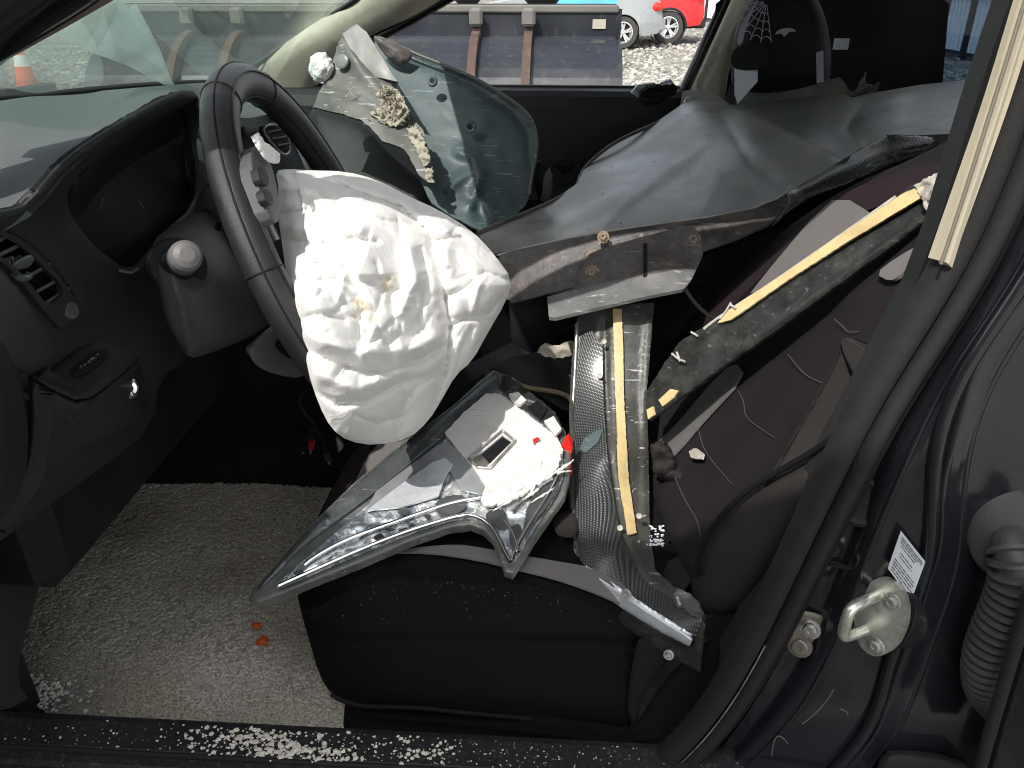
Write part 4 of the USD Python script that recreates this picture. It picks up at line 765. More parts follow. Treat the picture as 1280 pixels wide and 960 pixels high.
# backrest
bo = [(800, 600), (790, 500), (850, 410), (880, 380), (960, 300), (1060, 232), (1150, 195), (1230, 150), (1300, 120), (1300, 200), (1200, 330), (1120, 450), (1075, 520), (1045, 560), (1000, 590), (950, 625), (915, 660), (896, 690), (890, 720), (866, 726), (848, 700), (830, 650)]
b2 = part('backrest', patch(bo, plane=SB, s=8, thick=.10, roll=(.02, 20), noise=[(.005, 9, 'n')], creases=[([(830, 640), (850, 600), (900, 548), (960, 488), (1040, 400)], 22, -.012), ([(850, 680), (880, 640), (930, 600), (990, 540)], 10, -.010), ([(860, 560), (885, 540), (910, 535)], 5, .008), ([(850, 590), (875, 560)], 4, -.008)]), 'seat_charcoal', ds)
part('bolster', patch([(868, 690), (862, 735), (874, 764), (896, 770), (928, 766), (960, 720), (1000, 650), (1050, 570), (1130, 430), (1100, 440), (1040, 548), (1000, 572), (950, 602), (905, 640)], [(870, 740, 'Y', .085), (1035, 560, 'Y', .05), (925, 766, 'Y', .045), (905, 640, 'Y', .10), (1120, 430, 'Y', .04), (960, 680, 'Y', .035)], s=5, thick=.05, roll=(.035, 28), noise=[(.005, 20, 'n')], creases=[([(885, 660), (905, 640), (950, 606), (1000, 578), (1035, 556)], 2, -.005)], ch=2), 'seat_bolster', ds, label='large rounded side bolster')
part('bolster_piping', tube(spline([P(a_, b_, 'Y', c_) for a_, b_, c_ in ((872, 712, .085), (886, 668, .092), (906, 640, .095), (950, 603, .078), (1000, 574, .058), (1040, 548, .045))], 40), .0035, 8), 'seat_black', ds)
def flap(name, out, m, lift=.012, **k): return part(name, patch(out, plane=(SB[0], SB[1]), lift=lift, s=k.pop('s', 5), thick=.004, **k), m, ds)
flap('back_stripe', [(938, 366), (960, 338), (985, 308), (1012, 276), (1040, 250), (1062, 250), (1088, 266), (1062, 292), (1005, 332), (955, 366)], 'seat_grey', .016, ch=0)
flap('back_stripe', [(1094, 342), (1120, 322), (1152, 304), (1146, 318), (1126, 344), (1112, 352)], 'seat_grey', .016)
flap('back_stripe', [(814, 560), (814, 594), (846, 564), (874, 530), (930, 470), (918, 450), (880, 488), (846, 530)], 'mid_grey', .014)
flap('back_band', [(850, 420), (900, 372), (985, 300), (1042, 248), (1090, 225), (1170, 200), (1180, 212), (1086, 268), (1060, 252), (1038, 254), (985, 312), (930, 366), (880, 420)], 'seat_maroon', .013)
for ln in ([(985, 443), (996, 457), (1007, 469), (1028, 479)], [(923, 489), (930, 502), (931, 521), (948, 534), (968, 547)], [(872, 532), (876, 548), (880, 562), (896, 584), (914, 604)], [(842, 592), (850, 612), (860, 632), (872, 650), (876, 672)], [(1043, 399), (1053, 407), (1060, 416), (1073, 414)]):
    q2 = chaikin(ln, 2, False); pp = np.array([CAM + ray(*a_) * (((SB[0] - CAM) @ SB[1]) / (ray(*a_) @ SB[1]) - .006) for a_ in q2]); part('seam_thread', tube(pp, .00045, 5), 'thread', ds)
part('fabric_tear', patch([(860, 564), (868, 560), (880, 566), (876, 575), (864, 572)], plane=SB, s=2.5, lift=.016, thick=.003, noise=[(.006, 60, 'r')], jag=1), 'raw_edge', ds)
part('buckle', patch([(812, 556), (826, 552), (838, 572), (842, 592), (830, 598), (816, 596)], plane=SB, s=3, thick=.02, lift=.03, roll=(.008, 8), noise=[(.01, 40, 'r')]), 'seat_bolster', ds)
part('belt_webbing', patch([(690, 648), (712, 636), (722, 640), (722, 672), (700, 672), (692, 662)], [(705, 655, 'Z', .60)], s=3, thick=.004, roll=(.006, 8)), 'seat_bolster', ds)
part('belt_webbing', patch([(826, 706), (866, 686), (870, 700), (858, 740), (836, 742)], [(826, 706, 'Y', .2), (866, 690, 'Y', .14), (850, 742, 'Y', .12)], s=3, thick=.004, roll=(.004, 6)), 'seat_bolster', ds)
part('belt_webbing', patch([(876, 774), (905, 764), (912, 770), (884, 790)], [(890, 776, 'Y', .08)], s=3, thick=.004), 'seat_charcoal', ds)

# ---- passenger seat, mostly buried
psb = part('passenger_seat', patch([(690, 470), (640, 430), (650, 330), (700, 260), (800, 200), (900, 140), (918, 92), (1030, 92), (1060, 110), (1060, 250), (900, 420), (820, 500)], [(700, 460, 'Y', .98), (920, 110, 'Y', 1.22), (1030, 110, 'Y', 1.12), (880, 380, 'Y', .86), (700, 300, 'Y', 1.2)], s=14, thick=.10), 'deep_black')
hd = part('headrest', patch([(914, 118), (914, 76), (918, 40), (930, 8), (952, -18), (990, -26), (1018, -10), (1032, 20), (1040, 60), (1038, 104), (1034, 118)], [(918, 60, 'Y', 1.17), (1036, 60, 'Y', 1.12), (975, -10, 'Y', 1.15), (975, 110, 'Y', 1.14)], s=5, thick=.08, roll=(.05, 30), ch=2, lift=.03), 'deep_black', psb, label='black headrest cover printed with pale cobwebs')
HC = [(918, 60, 'Y', 1.17), (1036, 60, 'Y', 1.12), (975, -10, 'Y', 1.15), (975, 110, 'Y', 1.14)]
def hp(name, out, m, lift=.034, **k): part(name, patch(out, HC, s=3, thick=.002, lift=lift, **k), m, psb)
hcen = (958, 2)
for a_ in np.linspace(1.45, 3.0, 7):
    pts = [(hcen[0] + r_ * math.cos(a_), hcen[1] + r_ * math.sin(a_)) for r_ in np.linspace(4, 52, 8)]
    pts = [q_ for q_ in pts if q_[0] > 921 and q_[1] < 56 and q_[0] > 916 + max(0, (30 - q_[1]) * .5)]
    if len(pts) > 1: part('web_print', tube([P(q_[0], q_[1], 'Y', 1.095) for q_ in pts], .0009, 5), 'print_white', psb)
for rr in (16, 27, 38, 48):
    pts = []
    for t_ in np.linspace(1.45, 3.0, 25):
        sag = 1 - .10 * abs(math.sin((t_ - 1.45) / (1.55 / 6) * math.pi)); pts.append((hcen[0] + rr * sag * math.cos(t_), hcen[1] + rr * sag * math.sin(t_)))
    pts = [q_ for q_ in pts if q_[0] > 921 and q_[1] < 56 and q_[0] > 916 + max(0, (30 - q_[1]) * .5)]
    if len(pts) > 2: part('web_print', tube([P(q_[0], q_[1], 'Y', 1.095) for q_ in pts], .0009, 5), 'print_white', psb)
hp('print_patch', [(922, 46), (928, 28), (942, 6), (950, -4), (938, 20), (931, 40), (928, 54), (922, 58)], 'print_white', .05)
hp('print_patch', [(968, 44), (972, 38), (980, 35), (990, 35), (996, 40), (988, 39), (984, 42), (980, 47), (977, 41)], 'print_white', .055)
hp('print_tag', [(918, 85), (947, 84), (947, 102), (922, 130), (918, 118)], 'print_tag', .045, ch=0)
hp('print_tag', [(1020, 66), (1029, 63), (1030, 102), (1021, 104)], 'print_white', .045, ch=0)
part('side_tag', box(P(1041, 62, 'Y', 1.25), P(1062, 48, 'Y', 1.252)), 'print_tag', psb, smooth=False)
part('headrest_strap', patch([(912, 78), (918, 58), (960, 54), (960, 84), (920, 86)], [(912, 70, 'Y', 1.13), (960, 70, 'Y', 1.08)], s=5, thick=.01), 'deep_black', psb)

# ---- near door pillar
def col(name, rows, m, **k): return part(name, sheet(rows, **k), m)
ys_ = (-200, -60, 60, 200, 330, 476, 589, 701, 814, 905, 975, 1030)
A_ = (1474, 1410, 1355, 1285, 1226, 1141, 1085, 1034, 981, 925, 868, 800)
B_ = (1478, 1420, 1370, 1310, 1254, 1168, 1108, 1068, 1022, 960, 890, 830)
B2 = (1496, 1440, 1392, 1335, 1278, 1184, 1128, 1082, 1040, 985, 915, 850)
C_ = (1550, 1480, 1420, 1352, 1292, 1200, 1168, 1160, 1118, 1088, 1032, 985)
C2 = (1570, 1500, 1440, 1370, 1308, 1216, 1184, 1172, 1134, 1102, 1048, 1000)
D_ = (1590, 1520, 1460, 1392, 1330, 1240, 1206, 1196, 1160, 1124, 1072, 1030)
E_ = (1623, 1600, 1580, 1560, 1540, 1500, 1480, 1450, 1440, 1440, 1440, 1440)
rows = []
for i, y_ in enumerate(ys_):
    g_ = [(A_[i], y_, .004), ((A_[i] + B_[i]) / 2, y_, .002), (B_[i], y_, -.012), (B2[i], y_, -.022), ((B2[i] + C_[i]) / 2, y_, -.026), (C_[i], y_, -.030), (C2[i], y_, -.038), (D_[i], y_, -.034), ((D_[i] + E_[i]) / 2, y_, -.030), (E_[i], y_, -.03)]
    rows.append([P(a_, b_, 'Y', c_) for a_, b_, c_ in g_])
pil = part('door_pillar', sheet(rows, 80, 100, .02, noise=(.002, 7), soft=True), 'car_paint', label='glossy black painted centre pillar of the door opening')
# rubber weatherstrip: two soft ridges along the opening
wsp = [(1397, -200), (1350, -60), (1310, 60), (1261, 200), (1203, 330), (1115, 476), (1054, 589), (1000, 701), (944, 814), (885, 905), (832, 958), (770, 1000)]
cen = spline([P(a_, b_, 'Y', -.008) for a_, b_ in wsp], 80); tn = np.gradient(cen, axis=0); tn /= np.linalg.norm(tn, axis=1, keepdims=True); sd = np.cross(tn, [0, 1, 0.]); sd /= np.linalg.norm(sd, axis=1, keepdims=True)
if sd[40][0] < 0: sd = -sd
wsm = part('weatherstrip', tube(cen - sd * .012, .017, 12, sq=.75), 'rubber', label='dusty black rubber weatherstrip of the door opening')
part('weatherstrip_lip', tube(cen + sd * .011 + [0, -.004, 0], .012, 10, sq=.8), 'rubber', wsm)
part('weatherstrip_flange', tube(cen + sd * .024 + [0, .002, 0], .006, 8), 'deep_black', wsm)
part('weatherstrip_bead', tube((cen + sd * .0005 + [0, -.0115, 0])[55:77], .0009, 6), 'steel', wsm)
pc = part('pillar_trim', band([(1160, 322), (1203, 200), (1238, 95), (1268, -5), (1285, -60), (1326, -200)], [(1190, 335), (1233, 200), (1266, 95), (1297, -5), (1316, -60), (1360, -200)], -.012, -.026, thick=.010), 'pillar_cream', label='cream trim edge of the near pillar')
part('trim_groove', tube(spline([P(a_, b_, 'Y', -.0335) for a_, b_ in ((1176, 330), (1219, 200), (1252, 95), (1283, -5), (1300, -60))], 20), .0014, 6), 'brown_trim', pc)
from scipy.interpolate import LinearNDInterpolator
_pt = pil_v = np.array([q_ for r_ in rows for q_ in r_]); _px = np.array([[640 + F * ((q_ - CAM) @ RT) / ((q_ - CAM) @ FW), 480 - F * ((q_ - CAM) @ UP) / ((q_ - CAM) @ FW)] for q_ in _pt])
_ly = LinearNDInterpolator(_px, _pt[:, 1])
def on_pillar(px, py, h=0): return P(px, py, 'Y', float(_ly(px, py)) - h)
part('inner_pillar', patch([(1158, 330), (1215, 140), (1262, 0), (1285, -60), (1330, -200), (1400, -200), (1345, -60), (1300, 60), (1240, 210), (1190, 335), (1120, 470), (1040, 620), (960, 790), (900, 890), (880, 870), (940, 760), (1020, 590), (1100, 440)], [(1160, 326, 'Y', .05), (1262, 0, 'Y', .05), (900, 880, 'Y', .04), (1020, 600, 'Y', .04)], s=12, thick=.02), 'black_plastic')
for nm_, X_, h_, r_ in (('pressed_ridge', C_, .036, .0065), ('pressed_ridge', B2, .0235, .003), ('pressed_ridge', D_, .033, .004)):
    part(nm_, tube(spline([P(x_, y_, 'Y', -h_ + .002) for x_, y_ in zip(X_, ys_)], 60), r_, 10), 'car_paint', pil)
# striker
sc = on_pillar(1104, 768, .012); sn = np.array([-.80, -.58, .12]); sn /= np.linalg.norm(sn); sa = np.cross([0, 0, 1], sn); sa /= np.linalg.norm(sa); sb = np.cross(sn, sa)
def on(u, v, h=0): return sc + sa * u + sb * v + sn * h
spp = [(.0, .044), (.013, .040), (.024, .024), (.027, 0), (.024, -.024), (.012, -.044), (0, -.048), (-.012, -.044), (-.024, -.024), (-.026, 0), (-.022, .026), (-.012, .040)]
stp = part('door_striker', prism(chaikin(spp, 2), on(0, 0, 0), sa, sb, .006), 'zinc', smooth=30)
s_lo = [on(-.010, .018, .004), on(-.010, .018, .03), on(-.012, .014, .044), on(-.012, -.004, .044), on(-.012, -.022, .040), on(-.012, -.026, .03), on(-.010, -.026, .004)]
part('striker_loop', tube(chaikin(s_lo, 2, False), .0058, 14), 'zinc', stp)
for v_ in (.022, -.034): part('striker_screw', screw(on(.006, v_, .006), sn, .0062, .004, False), 'steel', stp)
for r_ in (P(1098, 765, 'Y', -.04),): part('striker_base', lathe([(.036, -.010), (.034, -.002), (.0, -.001)], on(.003, 0, -.002), sn, 28), 'gloss_black', stp)
# sensor plate with two bolts
bn = np.array([-.45, -.85, .25]); bn /= np.linalg.norm(bn)
ck = part('check_plate', patch([(986, 768), (1000, 762), (1028, 768), (1033, 778), (1028, 792), (1012, 816), (998, 822), (984, 812), (983, 795)], [(1005, 790, 'Y', float(_ly(1005, 790)) - .006)], s=3, thick=.006, roll=(.003, 5), ch=2), 'bronze_plate')
part('plate_bolt', screw(on_pillar(1013, 786, .006), bn, .0075, .008), 'steel', ck); part('plate_bolt', screw(on_pillar(1000, 807, .006), bn, .009, .006, False), 'bronze_plate', ck)
part('access_plug', lathe([(.026, -.002), (.026, .002), (.022, .004), (.018, .002), (0, .002)], on_pillar(1076, 627, .001), bn, 28), 'black_plastic')
part('pressed_recess', tube(np.vstack([chaikin([on_pillar(a_, b_, .0) for a_, b_ in ((1037, 690), (1029, 698), (1031, 703), (1067, 711), (1073, 703), (1073, 692))], 2, False)]), .003, 8), 'car_paint')
# warning label: its fine print is unreadable in the photograph, so rows of short dashes stand for it
lq = [on_pillar(*q_, .0) for q_ in ((1125, 657), (1155, 695), (1138, 742), (1109, 703))]
def lp(u, v, h=0): return lq[0] * (1 - u) * (1 - v) + lq[1] * u * (1 - v) + lq[2] * u * v + lq[3] * (1 - u) * v + np.array([-.3, -.95, .1]) * h
lf = np.array([lp(u, v, .0115) for v in (0, 1) for u in (0, 1)]); lb = np.array([lp(u, v, .0095) for v in (0, 1) for u in (0, 1)])
lbm = M(np.vstack([lf, lb]), [(0, 1, 3, 2), (4, 6, 7, 5), (0, 4, 5, 1), (2, 3, 7, 6), (0, 2, 6, 4), (1, 5, 7, 3)])
lab = part('warning_label', lbm, 'label_paper', smooth=False)
for v_, u0, u1 in ((.06, .08, .92), (.11, .08, .95), (.17, .08, .80), (.24, .14, .72), (.38, .2, .75), (.46, .2, .70), (.62, .08, .9), (.69, .08, .92), (.76, .08, .86), (.84, .08, .92), (.91, .08, .6)):
    u = u0
    while u < u1 - .05:
        e = min(u + .06 + .14 * rng.random(), u1); q4 = np.array([lp(u, v_, .0122), lp(e, v_, .0122), lp(e, v_ + .028, .0122), lp(u, v_ + .028, .0122)]); part('print_line', M(q4, [[0, 1, 2, 3]]), 'label_ink', lab, smooth=False); u = e + .025
# wiring boot: grommet, ribbed hose
gc = P(1250, 667, 'Y', -.03); gn = np.array([-.25, -.92, .25]); gn /= np.linalg.norm(gn)
gi = trimesh.creation.icosphere(4); ga, gb, _g = frame(gn); gv_ = gi.vertices; gv_ = np.sign(gv_) * np.abs(gv_) ** np.array([.8, .8, 1.0])
gt = math.radians(18); gu = math.cos(gt) * ga + math.sin(gt) * gb; gw = -math.sin(gt) * ga + math.cos(gt) * gb
gr = part('wiring_grommet', M(on_pillar(1256, 664, .004) + gv_[:, :1] * gu * .033 + gv_[:, 1:2] * gw * .046 + gv_[:, 2:] * gn * .014, gi.faces), 'grommet_rubber')
hp_ = spline([P(a_, b_, 'Y', c_) for a_, b_, c_ in ((1262, 672, -.04), (1266, 690, -.06), (1269, 715, -.068), (1262, 750, -.07), (1247, 785, -.068), (1236, 815, -.066), (1232, 845, -.06), (1240, 870, -.045), (1262, 890, -.03))], 30)
part('wiring_hose', tube(spline(hp_, 60), .0165, 16), 'hose_rubber', gr)
for i_ in range(2, 29): 
    tt = hp_[min(i_ + 1, 29)] - hp_[i_ - 1]; part('hose_rib', lathe([(.016, -.003), (.0225, -.0018), (.0228, .0018), (.016, .003)], hp_[i_], tt, 20), 'hose_rubber', gr)
part('rear_door', patch([(1216, 1000), (1226, 960), (1254, 860), (1290, 740), (1400, 700), (1400, 1000)], [(1240, 900, 'Y', -.09), (1285, 760, 'Y', -.09), (1390, 900, 'Y', -.14)], s=10, thick=.03, roll=(.015, 12)), 'car_paint')
part('rear_door_edge', tube(pline([(1214, 1000), (1226, 955), (1254, 858), (1291, 735)], 'Y', -.10, 20), .006, 8), 'rubber')
part('sill_rubber', patch([(1088, 1000), (1098, 945), (1120, 938), (1180, 945), (1210, 952), (1230, 1000)], [(1150, 960, 'Y', -.05)], s=6, thick=.02, roll=(.012, 10), ch=2), 'black_plastic')
for ln, c_ in (([(1003, 905), (1030, 880), (1042, 862)], -.03), ([(1050, 886), (1058, 890), (1060, 894)], -.035), ([(965, 945), (975, 920), (985, 930)], -.02)): part('paint_scuff', tube(pline(ln, 'Y', c_ - .008, 8), .0006, 5), 'mid_grey')

# ------------------------------------------------------------------ loose wreckage lying in the cabin
FC = [(600, 290, 'Y', .64), (622, 318, 'Y', .56), (690, 251, 'Y', .80), (735, 207, 'Y', 1.0), (812, 158, 'Y', 1.14), (860, 125, 'Y', 1.26), (918, 131, 'Y', 1.18), (1055, 198, 'Y', .66), (985, 240, 'Y', .585), (945, 260, 'Y', .57), (880, 273, 'Y', .555), (800, 284, 'Y', .55), (700, 301, 'Y', .55),
      (850, 200, 'Y', .86), (760, 240, 'Y', .74), (930, 180, 'Y', .84), (1000, 150, 'Y', .92), (1110, 169, 'Y', .62), (1215, 165, 'Y', .60), (1150, 112, 'Y', .95), (1232, 105, 'Y', .9), (1050, 112, 'Y', 1.08)]
bp_ = obj(None, 'bumper_panel', patch([(597, 291), (640, 272), (690, 251), (722, 229), (729, 213), (738, 206), (752, 190), (812, 158), (850, 132), (862, 124), (886, 116), (912, 131), (922, 131), (1050, 116), (1066, 122), (1080, 118), (1150, 106), (1235, 97), (1236, 130), (1218, 168), (1170, 171), (1112, 169), (1055, 198), (1020, 220), (985, 240), (945, 260), (880, 273), (800, 284), (700, 301), (640, 313), (612, 318)], FC, s=5, ch=0, thick=.005, noise=[(.010, 5, 'n')],
    sharp='all', creases=[([(918, 133), (960, 150), (1010, 175), (1055, 199)], 26, .034), ([(640, 296), (700, 280), (780, 240), (850, 180)], 30, .010), ([(930, 130), (1000, 122), (1080, 128), (1200, 110)], 5, .012), ([(700, 292), (780, 262), (860, 215), (905, 165)], 18, -.006), ([(760, 275), (830, 215), (930, 150)], 14, .010), ([(1080, 190), (1060, 160), (1085, 120)], 12, -.014), ([(985, 238), (940, 205), (905, 150)], 16, -.012), ([(740, 215), (800, 182), (860, 140)], 8, .010), ([(1075, 120), (1120, 118), (1200, 104)], 4, .008), ([(880, 180), (900, 215), (880, 260)], 16, .006)]), 'panel_grey',
    'large torn grey bumper panel lying across the passenger seat', 'car panel')
fdep = depth_of(FC); g7 = np.random.default_rng(8); dbp = []
while len(dbp) < 130:
    a_, b_ = 880 + 130 * g7.normal(), 205 + 40 * g7.normal()
    if 640 < a_ < 1180 and 120 < b_ < 300 and b_ < 300 - max(0, a_ - 800) * .36 and b_ > 260 - (a_ - 640) * .42: dbp.append(fdep(a_, b_, .012))
obj(bp_, 'panel_debris', rocks(np.array(dbp), .0004 + .0011 * g7.random(130) ** 3, 14, .6), 'flange_dirty', kind='stuff', smooth=False)
obj(bp_, 'rear_flange', patch([(920, 132), (924, 103), (960, 101), (1004, 102), (1040, 99), (1050, 96), (1056, 104), (1060, 112), (1074, 118), (1060, 122), (980, 124)], [(920, 130, 'Y', 1.175), (924, 103, 'Y', 1.20), (1060, 120, 'Y', 1.06), (1050, 98, 'Y', 1.08)], s=4, ch=0, thick=.004, jag=.4), 'panel_grey')
obj(bp_, 'torn_tab', patch([(1066, 118), (1074, 104), (1083, 90), (1082, 104), (1092, 108), (1100, 103), (1098, 110), (1088, 120), (1078, 124)], [(1080, 108, 'Y', 1.0)], s=3, ch=0, thick=.003, noise=[(.02, 30, 'r')]), 'corner_grey')
obj(bp_, 'mount_tab', patch([(850, 134), (853, 115), (862, 112), (888, 112), (914, 131), (895, 134), (870, 126)], [(850, 132, 'Y', 1.28), (888, 112, 'Y', 1.26), (912, 131, 'Y', 1.2)], s=3, ch=0, thick=.004, lift=.01), 'panel_grey')
obj(bp_, 'mount_bolt', screw(P(860, 127, 'Y', 1.255), (-.2, -.9, .4), .009, .006), 'zinc')
obj(bp_, 'panel_edge', tube(spline([P(*q_) for q_ in ((597, 292, 'Y', .63), (640, 273, 'Y', .70), (690, 252, 'Y', .79), (722, 230, 'Y', .90), (729, 213, 'Y', .98), (752, 190, 'Y', 1.03), (812, 158, 'Y', 1.13), (852, 132, 'Y', 1.24))], 60), .004, 6), 'flange_dirty')
FL = [(622, 330, 'Y', .545), (640, 313, 'Y', .55), (800, 284, 'Y', .538), (945, 260, 'Y', .558), (1055, 198, 'Y', .645), (1110, 169, 'Y', .61), (1210, 172, 'Y', .585), (880, 310, 'Y', .50), (690, 366, 'Y', .49), (640, 380, 'Y', .51), (1060, 236, 'Y', .56), (1150, 198, 'Y', .55)]
obj(bp_, 'lower_flange', patch([(620, 326), (626, 319), (640, 313), (700, 301), (800, 284), (880, 273), (945, 260), (985, 241), (1000, 246), (960, 280), (920, 298), (880, 312), (800, 338), (690, 366), (640, 379), (632, 372)], FL, s=4, ch=0, thick=.006, lift=.004, creases=[([(684, 362), (717, 352), (735, 318), (760, 307), (850, 284)], 2, -.005)], noise=[(.004, 30, 'n')]), 'flange_dirty', label='scraped and rusty lower flange of the panel')
obj(bp_, 'woven_edge', patch([(984, 241), (1012, 226), (1055, 197), (1085, 180), (1112, 168), (1165, 171), (1178, 178), (1158, 190), (1128, 200), (1090, 216), (1052, 232), (1010, 248), (965, 280), (985, 255)], FL, s=3.5, ch=0, thick=.005, lift=.008, creases=[([(1000, 240), (1050, 215), (1110, 190), (1160, 182)], 8, .012)], roll=(.006, 6), jag=.5), 'weave', label='cracked woven carbon edge of the panel')
obj(bp_, 'edge_fold', patch([(1108, 168), (1150, 169), (1216, 166), (1236, 130), (1240, 170), (1216, 186), (1175, 182)], [(1110, 169, 'Y', .60), (1216, 170, 'Y', .57), (1238, 140, 'Y', .6)], s=5, ch=0, thick=.004, noise=[(.01, 20, 'r')]), 'flange_dirty')
obj(bp_, 'edge_fracture', tube(spline([P(*q_) for q_ in ((622, 319, 'Y', .552), (700, 300, 'Y', .545), (800, 283, 'Y', .541), (880, 272, 'Y', .546), (945, 259, 'Y', .56), (985, 239, 'Y', .575))], 50), .0018, 5), 'raw_edge')
BK = [(690, 372, 'Y', .455), (760, 352, 'Y', .462), (870, 333, 'Y', .478), (735, 320, 'Y', .50), (800, 297, 'Y', .505), (866, 284, 'Y', .515), (690, 396, 'Y', .41), (855, 362, 'Y', .42), (780, 376, 'Y', .415)]
br_ = obj(bp_, 'bracket', patch([(685, 371), (716, 361), (726, 338), (736, 319), (748, 312), (800, 297), (852, 283), (868, 284), (877, 304), (879, 317), (870, 333), (760, 352)], BK, s=3, ch=0, thick=.006, lift=.006, noise=[(.003, 40, 'n')]), 'flange_dirty')
obj(bp_, 'bracket_lip', patch([(684, 371), (760, 352), (870, 333), (879, 318), (864, 350), (855, 361), (800, 372), (740, 386), (694, 397), (686, 396)], BK, s=3, ch=0, thick=.006, lift=.006), 'bracket_grey')
for px, py, r_ in ((742, 323, .009), (740, 340, .007), (866, 299, .008), (754, 296, .006)): obj(bp_, 'rusty_bolt', screw(P(px, py, 'Y', .475 + .03 * (py < 325)), (-.1, -.9, .35), r_, .007), 'rust_bolt')
obj(bp_, 'slot', patch([(804, 304), (809, 304), (809, 344), (804, 346)], BK, s=2.5, ch=0, thick=.002, lift=.009), 'deep_black')
obj(None, 'torn_foil', patch([(788, 116), (796, 108), (808, 104), (824, 104), (838, 100), (843, 107), (838, 114), (820, 120), (800, 122)], [(815, 110, 'Y', 1.36)], s=3, ch=0, thick=.004, noise=[(.03, 30, 'r')], jag=1), 'foil', 'crumpled scrap of silver foil on the far door sill', 'foil scrap')
obj(None, 'torn_rubber', patch([(796, 124), (806, 112), (822, 106), (836, 106), (842, 104), (846, 112), (838, 122), (820, 132), (806, 132)], [(820, 114, 'Y', 1.345)], s=3, ch=0, thick=.01, noise=[(.03, 30, 'r')], jag=1), 'deep_black', 'torn black rubber scrap hanging over the far door sill', 'rubber scrap')

# greenish inner panel and grey corner piece leaning by the far window
GP = [(470, 48, 'Y', 1.12), (504, 62, 'Y', 1.10), (590, 97, 'Y', 1.06), (665, 150, 'Y', 1.0), (665, 240, 'Y', .92), (605, 289, 'Y', .82), (537, 240, 'Y', .88), (540, 150, 'Y', 1.0)]
gp = obj(None, 'liner_panel', patch([(464, 44), (480, 50), (504, 60), (537, 74), (590, 96), (639, 126), (662, 148), (671, 168), (668, 210), (663, 242), (655, 262), (606, 291), (588, 282), (560, 268), (530, 246), (520, 180), (505, 120), (480, 90)], GP, s=4, ch=1, thick=.005, noise=[(.012, 8, 'n'), (.004, 30, 'n')], jag=.5,
    creases=[([(508, 70), (540, 84), (592, 106), (640, 138), (660, 165), (662, 205)], 5, -.010), ([(575, 190), (590, 196), (603, 214), (596, 234), (590, 255)], 7, .020), ([(560, 236), (575, 222), (592, 214)], 7, .016), ([(592, 250), (602, 272)], 8, -.018)]), 'panel_green', 'greenish scuffed plastic liner panel leaning by the far window', 'car panel')
obj(gp, 'rim_edge', tube(spline([P(*q_) for q_ in ((486, 50, 'Y', 1.09), (537, 74, 'Y', 1.068), (590, 96, 'Y', 1.045), (639, 126, 'Y', 1.01), (662, 147, 'Y', .99), (670, 168, 'Y', .975), (667, 210, 'Y', .93), (662, 243, 'Y', .90))], 60), .0035, 6), 'corner_grey')
for px, py, r_ in ((574, 196, .007), (588, 159, .006), (541, 102, .005)):
    obj(gp, 'clip_hole', lathe([(r_ * 2.2, 0), (r_ * 1.6, .004), (r_, .003), (r_ * .9, -.002), (0, -.002)], P(px, py, 'Y', .955 + .05 * (py < 150)), (-.2, -.9, .35), 18), 'panel_green'); obj(gp, 'clip_hole', lathe([(r_ * .95, 0), (0, 0)], P(px, py, 'Y', .952 + .05 * (py < 150)), (-.2, -.9, .35), 16), 'deep_black')
obj(gp, 'edge_strip', patch([(464, 44), (480, 46), (502, 58), (516, 64), (514, 76), (500, 84), (490, 78), (478, 66)], [(480, 56, 'Y', 1.05)], s=3, ch=1, thick=.01, noise=[(.016, 22, 'r')], roll=(.006, 6)), 'flange_dirty')
CP = [(395, 134, 'Y', .90), (430, 38, 'Y', .98), (456, 40, 'Y', .97), (500, 110, 'Y', .90), (535, 222, 'Y', .80), (460, 150, 'Y', .84)]
cp = obj(None, 'corner_piece', patch([(391, 134), (402, 108), (413, 84), (422, 56), (430, 37), (446, 30), (458, 40), (470, 60), (486, 86), (497, 102), (484, 110), (496, 122), (508, 136), (518, 150), (529, 163), (534, 182), (538, 206), (540, 229), (530, 224), (522, 216), (512, 196), (505, 186), (490, 180), (478, 177), (466, 162), (452, 150), (430, 143), (410, 138)], CP, s=3.5, ch=0, thick=.006, noise=[(.010, 14, 'n')], jag=.7,
    creases=[([(428, 50), (450, 86), (480, 120)], 10, .012), ([(405, 112), (450, 124), (478, 140)], 4, -.005)]), 'corner_grey', 'torn grey bumper corner piece with frayed edge, beside the liner panel', 'bumper piece')
obj(cp, 'folded_top', patch([(428, 42), (446, 30), (458, 40), (472, 62), (490, 92), (497, 102), (470, 96), (446, 78)], [(430, 42, 'Y', .96), (458, 40, 'Y', .95), (495, 100, 'Y', .89)], s=3, ch=0, thick=.005, noise=[(.006, 20, 'n')]), 'panel_grey')
obj(cp, 'clip_disc', lathe([(.014, 0), (.0135, .003), (.010, .0045), (0, .005)], P(428, 77, 'Y', .925), (-.3, -.9, .35), 24), 'panel_grey')
for ln in ([(433, 107), (438, 114), (443, 121)], [(443, 106), (437, 115), (432, 121)], [(438, 105), (438, 120)]): obj(cp, 'scratch_mark', tube(pline(ln, 'Y', .872, 6), .0008, 5), 'raw_edge')
sp2 = M(); g2 = np.random.default_rng(5)
